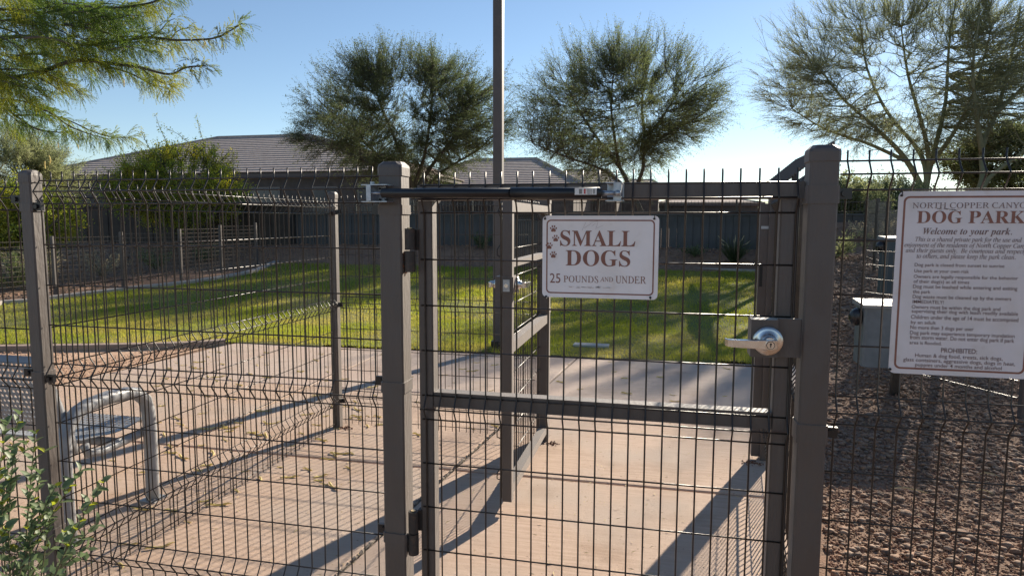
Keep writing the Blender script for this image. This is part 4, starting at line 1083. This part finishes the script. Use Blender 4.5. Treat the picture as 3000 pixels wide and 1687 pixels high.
desert_tree('evergreen_tree', 'dark bushy tree filling in behind the leaning trunk', 'tree', (tb.x, Y5, .6), [
    ([p5(2960, 780), p5(2955, 640), p5(2950, 520), p5(2960, 450)], .2, .03), ([p5(2955, 620), p5(2880, 520, -.6), p5(2820, 450, -1)], .1, .02), ([p5(2955, 600), p5(3040, 500, .6), p5(3100, 420, 1)], .1, .02)],
    tuple(p5(2975, 465)), (2.7, 2.6, 1.55), 220, 2600, 17, 105, M['leafmid'], M['bark'], twig=.5, leaf=(.10, .02), up=.3)
# low green trees behind the gravel strip
for (px_, yy_, rr_, lab, sd_) in ((2475, 19, (1.2, 1.1, .85), 'small olive green tree at the head of the gravel strip next to the latch post', 106), (2610, 21, (1.5, 1.3, .95), 'rounded olive green tree behind the dark climbing mesh fence', 107)):
    c_ = at(px_, 610, yy_); bz = at(px_, 730, yy_)
    desert_tree('small_tree', lab, 'tree', (c_.x, yy_, bz.z), [([tuple(bz), tuple(bz.lerp(c_, .5)), tuple(c_)], .06, .02), ([tuple(bz), tuple(bz.lerp(c_, .6)+Vector((.4, .3, 0))), tuple(c_+Vector((.8, .2, .2)))], .05, .015), ([tuple(bz), tuple(bz.lerp(c_, .6)+Vector((-.4, -.3, 0))), tuple(c_+Vector((-.7, -.2, .1)))], .05, .015)],
        tuple(c_), rr_, 110, 1500, 18, sd_, M['leafpale'], M['bark'], twig=.34, leaf=(.07, .016), up=.35)
# yellow green shrub tree beyond the low fence
Y6 = 16.3
def p6(x, y, dy=0): return at(x, y, Y6+dy)
tb = at(572, 770, Y6)
desert_tree('shrub_tree', 'yellow green shrubby tree in front of the tiled roof beyond the low fence', 'tree', (tb.x, Y6, .45), [
    ([p6(575, 790), p6(565, 700), p6(560, 620), p6(600, 540, .2), p6(620, 480, .4)], .06, .015), ([p6(572, 770), p6(585, 690), p6(640, 600, -.5), p6(690, 560, -.7)], .05, .012),
    ([p6(570, 740), p6(540, 650), p6(460, 570, .4), p6(380, 520, .6)], .05, .012), ([p6(568, 720), p6(520, 620), p6(480, 520, -.5), p6(470, 450, -.6)], .045, .012), ([p6(560, 660), p6(450, 620, -.8), p6(340, 590, -1)], .04, .012)],
    tuple(p6(510, 540)), (2.45, 1.5, 1.15), 260, 3300, 17, 108, M['leafyel'], M['bark'], twig=.36, leaf=(.055, .013), up=.35, gaps=5)
# wispy shoots above it
b = MB(); LP = []; LD = []
for (pts) in ([(500, 470), (490, 420), (468, 375), (455, 335)], [(560, 470), (600, 430), (585, 380), (574, 332)], [(480, 470), (440, 440), (420, 400), (412, 378)], [(540, 470), (555, 420), (520, 392), (480, 372)]):
    P = [p6(x, y) for x, y in pts]; b.tube(P, [.012, .009, .006, .003], 4, False)
    for i in range(3):
        for _ in range(38):
            t = rnd.random(); LP.append(np.array(P[i].lerp(P[i+1], t))+NP.normal(size=3)*.035); LD.append(NP.normal(size=3)+np.array([0, 0, .6]))
sh = [o for o in bpy.data.objects if o.name.startswith('shrub_tree')][0]
b.build('shoots', M['bark'], sh)['kind'] = 'stuff'
V = leaf_tris(np.array(LP), np.array(LD), NP.uniform(.03, .07, len(LP)), NP.uniform(.008, .015, len(LP)), NP)
tag(quad_mesh('shoot_leaves', V, M['leafyel'], sh), kind='stuff')
# pale palo verde at the far left and yellow bush below it
Y7 = 21.0
def p7(x, y, dy=0): return at(x, y, Y7+dy)
desert_tree('palo_verde', 'pale feathery green tree behind the corner post top', 'tree', tuple(Vector((p7(30, 760).x, Y7, .7))), [
    ([p7(30, 780), p7(20, 660), p7(-20, 540), p7(-60, 440)], .14, .02), ([p7(28, 700), p7(70, 600, .4), p7(120, 520, .6)], .09, .02), ([p7(25, 680), p7(-60, 560, -.5), p7(-160, 480, -.8)], .09, .02)],
    tuple(p7(15, 500)), (3.1, 2.8, 1.9), 260, 4200, 20, 109, M['leafpale'], M['barkgreen'], twig=.6, leaf=(.11, .009), up=.65)
Y8 = 12.4
def p8(x, y, dy=0): return at(x, y, Y8+dy)
desert_tree('mesquite_bush', 'bright yellow green bush behind the corner post beyond the low fence', 'bush', tuple(Vector((p8(50, 800).x, Y8, .35))), [
    ([p8(50, 820), p8(60, 730), p8(90, 650)], .05, .015), ([p8(50, 800), p8(20, 720), p8(-20, 640)], .05, .015), ([p8(55, 760), p8(120, 690, -.3), p8(170, 640, -.4)], .04, .012)],
    tuple(p8(50, 640)), (1.5, 1.1, .9), 170, 2400, 18, 110, M['leafyel'], M['bark'], twig=.34, leaf=(.06, .012), up=-.05)
# ragged low shrubs on the left bank and tufts
def low_shrub(px_, py_, yy_, w_, h_, lab, sd_, m, lf=(.05, .014), n=420, name='low_shrub'):
    c_ = at(px_, py_, yy_); z_ = float(H(c_.x, yy_)); r = np.random.RandomState(sd_)
    root = empty(name, (c_.x, yy_, z_), lab, 'shrub')
    b = MB(); LP = []; LD = []
    for i in range(26):
        a = r.uniform(0, 6.28); d = Vector((math.cos(a)*w_*r.uniform(.2, 1), math.sin(a)*w_*r.uniform(.2, 1), h_*r.uniform(.5, 1)))
        A = Vector((c_.x, yy_, z_)); b.tube([A, A+d*.5+Vector((0, 0, .05)), A+d], [.006, .004, .002], 3, False)
        for _ in range(n//26):
            t = r.uniform(.25, 1.05); LP.append(np.array(A+d*t)+r.normal(size=3)*.03); LD.append(np.array(d)+r.normal(size=3)*.5)
    b.build('stems', M['stem'], root)['kind'] = 'stuff'
    V = leaf_tris(np.array(LP), np.array(LD), r.uniform(.6, 1.3, len(LP))*lf[0], np.full(len(LP), lf[1]), r)
    tag(quad_mesh('leaves', V, m, root), kind='stuff')
low_shrub(455, 775, 14.4, .55, .55, 'pale leafy shrub in front of the brown wall left of the shrub tree trunk', 201, M['leafpale'], n=900)
low_shrub(600, 745, 16.2, .5, .5, 'pale leafy shrub near the foot of the shrub tree', 202, M['leafpale'], n=800)
low_shrub(300, 790, 13.0, .7, .7, 'sparse dry shrub behind the first low fence post', 203, M['straw'], (.10, .004), 900)
low_shrub(30, 790, 10.9, .9, .75, 'dark ragged shrub beneath the yellow green bush', 204, M['leafdark'], (.12, .01), 1400)
low_shrub(100, 750, 11.5, .6, .8, 'pale upright tussock beneath the yellow green bush', 205, M['straw'], (.16, .006), 1200)
low_shrub(1410, 700, 17.3, .45, .45, 'dark small shrub against the blue grey wall behind the light pole', 206, M['leafdark'], n=700)
low_shrub(2035, 745, 17, .4, .25, 'low dark shrub on the bank right of the small dogs sign', 207, M['leafdark'], n=500)
low_shrub(2450, 712, 14.5, .7, .5, 'scrubby olive shrub at the top of the gravel strip', 208, M['leafpale'], (.06, .01), 1300)
low_shrub(2560, 712, 16.5, .8, .5, 'scrubby dry shrub behind the climbing mesh fence', 209, M['straw'], (.08, .006), 1200)
# desert grass with tall stalks
c_ = at(2150, 780, 16.7); z_ = float(H(c_.x, 16.7)); gr = empty('ornamental_grass', (c_.x, 16.7, z_), 'spiky grass clump with sunlit stalks in front of the boundary wall', 'grass clump')
b = MB(); r = np.random.RandomState(5)
for i in range(240):
    a = r.uniform(0, 6.28); l = r.uniform(.35, .75); s = r.uniform(.1, .9)
    A = Vector((c_.x+math.cos(a)*.06, 16.7+math.sin(a)*.06, z_)); d = Vector((math.cos(a)*s, math.sin(a)*s, 1)).normalized()*l
    b.tube([A, A+d*.6, A+d+Vector((0, 0, -.12*s))], [.006, .004, .001], 3, False)
tag(b.build('blades', M['leafdark'], gr), kind='stuff')
for (px_, py_) in ((2103, 690), (2155, 688), (2180, 690), (2198, 705), (2112, 710), (2150, 700), (2168, 712)):
    t = at(px_, py_, 16.7); b = MB(); A = Vector((c_.x, 16.7, z_+.2)); q = A.lerp(t, .8)
    b.tube([A, A.lerp(t, .5)+Vector((0, 0, .05)), q, t], [.004, .004, .016, .004], 4); b.build('stalk', M['straw'], gr)

# foreground mesquite
mt = empty('mesquite_tree', (-6.6, 4.6, 0), 'mesquite overhanging the bench with drooping feathery leaves and pods', 'tree')
YM = 4.3
def pm(x, y, dy=0): return at(x, y, YM+dy)
limbs = MB()
hub = pm(-260, 230, .2)
limbs.tube([(-6.6, 4.6, -.1), (-6.55, 4.6, .8), (-6.4, 4.55, 1.5), (-6.2, 4.5, 2.1), tuple(hub)], [.14, .12, .10, .08, .06], 9)
limbs.build('trunk', M['bark'], mt, smooth=True)
BR = [([(-150, 60), (0, 28), (120, 38), (240, 20), (330, 24), (450, 6), (560, -40)], .014, .1), ([(-120, 150), (-30, 120), (67, 108), (146, 122), (233, 132), (320, 124), (437, 111), (510, 118), (620, 114), (670, 93), (708, 70)], .016, 0),
      ([(-180, 215), (0, 224), (44, 227), (102, 218), (151, 201), (204, 181), (262, 178), (320, 186), (408, 198), (495, 218), (547, 198), (602, 194)], .022, -.1),
      ([(60, 160), (99, 158), (163, 163), (233, 178)], .013, .15), ([(218, 17), (320, 23), (408, 20), (490, -6)], .010, .2), ([(190, 72), (277, 87), (350, 108), (420, 106)], .009, -.2),
      ([(-160, 300), (0, 317), (44, 338), (102, 376), (160, 387), (200, 388)], .012, .1), ([(60, 275), (100, 312), (146, 330), (204, 370), (262, 393), (318, 408)], .009, -.1),
      ([(45, 338), (110, 338), (180, 345), (270, 385), (330, 402), (388, 402)], .007, .05), ([(300, 190), (380, 215), (440, 245), (500, 262)], .007, .1),
      ([(408, 198), (470, 240), (500, 250)], .006, 0), ([(437, 111), (470, 90), (492, 65), (512, 55)], .005, 0), ([(500, 118), (520, 92), (560, 80)], .005, .05)]
r = np.random.RandomState(77)
for i in range(50):        # denser sprays near the limb, at other depths
    x0 = r.uniform(-160, 90); y0 = r.uniform(-60, 320); L = r.uniform(90, 230); sl_ = r.uniform(-.15, .45)
    BR.append(([(x0, y0), (x0+L*.35, y0+L*.35*sl_-6), (x0+L*.7, y0+L*.7*sl_), (x0+L, y0+L*sl_+L*.10)], r.uniform(.004, .009), r.uniform(-.7, .9)))
for i in range(26):
    x0 = r.uniform(150, 380); y0 = r.uniform(0, 190); L = r.uniform(70, 150); sl_ = r.uniform(-.25, .45)
    BR.append(([(x0, y0), (x0+L*.35, y0+L*.35*sl_-4), (x0+L*.7, y0+L*.7*sl_), (x0+L, y0+L*sl_+L*.12)], r.uniform(.003, .005), r.uniform(-.4, .5)))
bb = MB(); FP = []; FD_ = []; FL = []
for pts, r0, dy in BR:
    P = [pm(x, y, dy+.05*math.sin(i*1.7+x*.01)) for i, (x, y) in enumerate(pts)]
    Q = []; k = len(P)
    for i in range(k-1):
        p0, p1_, p2_, p3_ = P[max(i-1, 0)], P[i], P[i+1], P[min(i+2, k-1)]
        for j in range(5):
            t = j/5; Q.append(.5*((2*p1_)+(-p0+p2_)*t+(2*p0-5*p1_+4*p2_-p3_)*t*t+(-p0+3*p1_-3*p2_+p3_)*t**3))
    Q.append(P[-1]); n = len(Q); bb.tube(Q, [r0*(1-.82*i/(n-1))+.0008 for i in range(n)], 6, False)
    tot = sum((Q[i+1]-Q[i]).length for i in range(n-1))
    m_ = int(tot/.0125)
    for j in range(m_):
        t = (j+.5)/m_*(n-1); i = int(t); p = Q[i].lerp(Q[i+1], t-i); tg = (Q[i+1]-Q[i]).normalized()
        if r.rand() < .12 and t/(n-1) < .6: continue
        side = Vector(r.normal(size=3)); side -= tg*side.dot(tg); side.normalize()
        d = (tg*r.uniform(.2, 1.3)+side*.95+Vector((.22, 0, -r.uniform(.0, .95)))).normalized()
        FP.append(np.array(p)); FD_.append(np.array(d)); FL.append(r.uniform(.06, .115))
        if r.rand() < .6:      # side twiglet
            q = p+d*.05; FP.append(np.array(q)); FD_.append(np.array((d+Vector(r.normal(size=3)*.5)+Vector((.2, 0, -.35))).normalized())); FL.append(r.uniform(.05, .09))
tag(bb.build('branches', M['bark'], mt, smooth=True), kind='stuff')
FP = np.array(FP); FD_ = np.array(FD_); FL = np.array(FL); n = len(FP)
rep = []; V = []
rach = MB()
side = np.cross(FD_, r.normal(size=(n, 3))); side /= np.linalg.norm(side, axis=1, keepdims=True)
fork = FP+FD_*.02
LV = []
for sgn in (-1, 1):
    d = FD_+side*sgn*.2; d /= np.linalg.norm(d, axis=1, keepdims=True)
    for j in range(15):
        t = (j+1)/15
        P = fork+d*(FL*t)[:, None]+np.array([0, 0, -.024])*t*t
        for s2_ in (-1, 1):
            ld = d*.75+side*s2_*.7+r.normal(size=(n, 3))*.12
            L = .0075*(1-.35*abs(t-.45)); LV.append(leaf_tris(P, ld, np.full(n, L), np.full(n, .0024), r))
    # rachis as a very slim blade
    LV.append(leaf_tris(fork, d, FL, np.full(n, .0006), r))
LV.append(leaf_tris(FP, FD_, np.full(n, .022), np.full(n, .0007), r))
V = np.concatenate(LV)
tag(quad_mesh('crown', V, M['leaffront'], mt), kind='stuff')
# hanging pods
for (x, y, L, k, dy) in ((283, 60, 20, .3, 0), (590, 128, 26, 1.6, 0), (362, 245, 26, .1, -.1), (285, 205, 24, .3, 0), (143, 470, 30, .5, -.1), (132, 485, 26, -.2, -.1), (170, 425, 18, .05, -.1), (228, 430, 16, .05, 0), (143, 350, 16, .2, 0), (390, 52, 8, .2, 0)):
    A = pm(x, y-L*.5, dy); l = L/1965*4.6; P = [A+Vector((k*l*.35*math.sin(t*3.14), 0, -l*t)) for t in [i/6 for i in range(7)]]
    b = MB(); b.tube(P, [.002, .0035, .0042, .004, .0042, .0035, .001], 6); b.build('hanging_pod', M['pod'], mt, smooth=True)

# jojoba shrub in front of the corner post
js = empty('sage_shrub', (-2.02, 1.72, 0), 'grey green shrub with paired oval leaves in front of the corner post', 'shrub')
def leaf_mesh(L, W, fold, m):
    b = MB(); xs_ = [0, .15, .4, .7, .9, 1]; ws = [0, .62, 1, .85, .42, 0]; vs = []; 
    for x, w_ in zip(xs_, ws):
        z = -.12*L*x*x
        vs += [(x*L, -w_*W/2, z+fold*w_*W/2), (x*L, 0, z), (x*L, w_*W/2, z+fold*w_*W/2)]
    fs = []
    for i in range(5):
        k = i*3; fs += [(k, k+3, k+4, k+1), (k+1, k+4, k+5, k+2)]
    b.add(vs, fs); o = b.build('leaf', m, js, smooth=True); return o
protos = [leaf_mesh(.046, .024, .5, M['leafjoj']), leaf_mesh(.040, .022, .7, M['leafjoj']), leaf_mesh(.028, .015, .9, M['leafyel'])]
used = [False]*3; nleaf_ = 0; extra = []
def put_leaf(p, d, up_, k, sc):
    global nleaf_
    x = d.normalized(); y = up_.cross(x).normalized(); z = x.cross(y)
    Mx = Matrix((x, y, z)).transposed().to_4x4()
    o = protos[k]
    if used[k]:
        o = protos[k].copy(); COL.objects.link(o); o.parent = js
    used[k] = True; nleaf_ += 1
    o.matrix_basis = Matrix.Translation(Vector(p)-Vector(wb(js))) @ Mx @ Matrix.Scale(sc, 4)
r = np.random.RandomState(9)
tips = [(58, 1205, 0), (104, 1262, 0), (305, 1405, 0), (238, 1372, .05), (290, 1530, .1), (18, 1238, -.1), (165, 1420, -.05), (8, 1440, -.15), (150, 1480, .0), (262, 1600, .1), (95, 1500, -.1), (40, 1330, -.1), (215, 1540, 0), (60, 1580, -.1), (170, 1580, .05), (120, 1380, 0.08), (20, 1540, -.2)]
sb = MB(); cand = []
for (x, y, dy) in tips:
    T = at(x, y, 1.78+dy*.6); A = Vector((-2.12+r.uniform(-.12, .12), 1.70+r.uniform(-.06, .06), .02)); mid = A.lerp(T, .5)+Vector((r.uniform(-.06, .02), 0, .05))
    P = bez(A, mid, T, 12); sb.tube(P, [.0045-.0033*i/12 for i in range(13)], 5, False)
    L = sum((P[i+1]-P[i]).length for i in range(12)); n = int(L/.033)
    for j in range(n):
        t = (j+.6)/n*12; i = min(11, int(t)); p = P[i].lerp(P[i+1], t-i); tg = (P[i+1]-P[i]).normalized()
        if t < 4.2: continue
        a = Vector((1, .25, 0)) if j % 2 else Vector((.2, -1, .1)); a = (a-tg*a.dot(tg)).normalized()
        if r.rand() < .25 and t > 6 and t < 11:   # little side shoot
            q = p+(a+tg*.9).normalized()*.05; sb.tube([p, q], [.0015, .0008], 4, False); cand.append((q, tg+a*.4, a)); cand.append((q, tg-a*.2, -a))
        cand.append((p, tg, a)); cand.append((p, tg, -a))
tag(sb.build('stems', M['stem'], js), kind='stuff')
cand.sort(key=lambda c: -c[0].z)
rest = []
for i, (p, tg, a) in enumerate(cand):
    d = tg*.85+a*.75+Vector(r.normal(size=3)*.15)
    k = 2 if (r.rand() < .18) else int(r.randint(0, 2))
    if i < 297: put_leaf(p, d, (tg-a*.6+Vector((0, 0, .2))).normalized(), k, r.uniform(.7, 1.15))
    else: rest.append((np.array(p), np.array(d)))
if rest:
    V = leaf_tris(np.array([q[0] for q in rest]), np.array([q[1] for q in rest]), np.full(len(rest), .038), np.full(len(rest), .010), r)
    tag(quad_mesh('lower_leaves', V, M['leafjoj'], js), kind='stuff')

# fallen pods on the paving
def pod_mesh(seed):
    r = np.random.RandomState(seed); L = r.uniform(.05, .10); k = r.uniform(-.5, .5); P = []
    for i in range(9):
        t = i/8; P.append((L*(t-.5), k*L*.5*math.sin(t*math.pi), .004+.003*math.sin(t*9)))
    b = MB(); b.tube(P, [.0015, .0035, .0045, .0035, .005, .0035, .0045, .003, .001], 6); return b
pods = []
GP = 'curled pods fallen on the paving'
spots = [(700, 1240), (900, 1215), (1120, 1040), (1180, 1140), (760, 1405), (550, 1530), (380, 1595), (350, 1660), (980, 1425), (1075, 1250), (1120, 1245), (960, 1345), (1250, 1210), (1385, 1255), (1450, 1250), (1440, 1145), (1450, 1070), (1640, 1120), (1700, 1140), (1665, 1068), (1800, 1090), (1790, 1060), (2105, 1045), (2130, 1080), (1030, 1330), (1045, 1222), (1300, 1100), (1220, 1275), (1010, 1110), (880, 1090), (820, 1130), (640, 1105), (700, 1130), (610, 1160), (560, 1200), (520, 1240), (480, 1275), (500, 1330), (540, 1340), (580, 1380), (620, 1330), (660, 1290), (740, 1270), (800, 1240), (860, 1180), (930, 1160), (960, 1090), (560, 1145), (1050, 1200), (1100, 1160), (300, 1340), (330, 1350), (450, 1460), (420, 1490), (500, 1500), (600, 1470), (640, 1480), (690, 1440), (720, 1380), (820, 1370), (950, 1420), (1000, 1330), (1160, 1380), (470, 1600), (250, 1580), (30, 1300), (60, 1320), (100, 1400)]
r = np.random.RandomState(15)
spots += [(r.uniform(430, 1250), r.uniform(1060, 1420)) for _ in range(70)]+[(r.uniform(1300, 2150), r.uniform(1040, 1180)) for _ in range(12)]+[(r.uniform(480, 1100), r.uniform(1020, 1120)) for _ in range(25)]
for i, (px_, py_) in enumerate(spots):
    d = FW*FPX+RV*(px_-1500)-UV*(py_-843.5); t = -EYE/d.z; x, y = d.x*t, d.y*t
    if len(pods) < 5:
        o = pod_mesh(i+3).build('fallen_pod', M['pod'])
        pods.append(o)
    else:
        o = pods[i % 5].copy(); COL.objects.link(o)
    o.location = (x, y, .0); o.rotation_euler = (0, 0, r.uniform(-.9, .9)); o.scale = [r.uniform(.6, 1.6)]*3
    tag(o, 'dry tan curled pod fallen on the pinkish concrete paving', 'seed pod', GP)
# pods and twigs on the gravel
for (px_, py_, L, lab) in ((2660, 1445, .17, 'long pale twig lying on the reddish gravel strip'), (2895, 1400, .09, 'short pale curled twig on the gravel below the rules sign'), (2880, 1450, .07, 'small pale pod on the gravel near the short curled twig')):
    d = FW*FPX+RV*(px_-1500)-UV*(py_-843.5); t = -EYE/d.z; x, y = d.x*t, d.y*t
    b = MB(); b.tube([(-L/2, 0, .022), (-L*.2, .012, .03), (L*.2, -.004, .03), (L/2, -.03, .024)], [.002, .004, .004, .002], 6)
    o = b.build('fallen_twig', M['straw'], None, (x, y, 0)); tag(o, lab, 'twig')
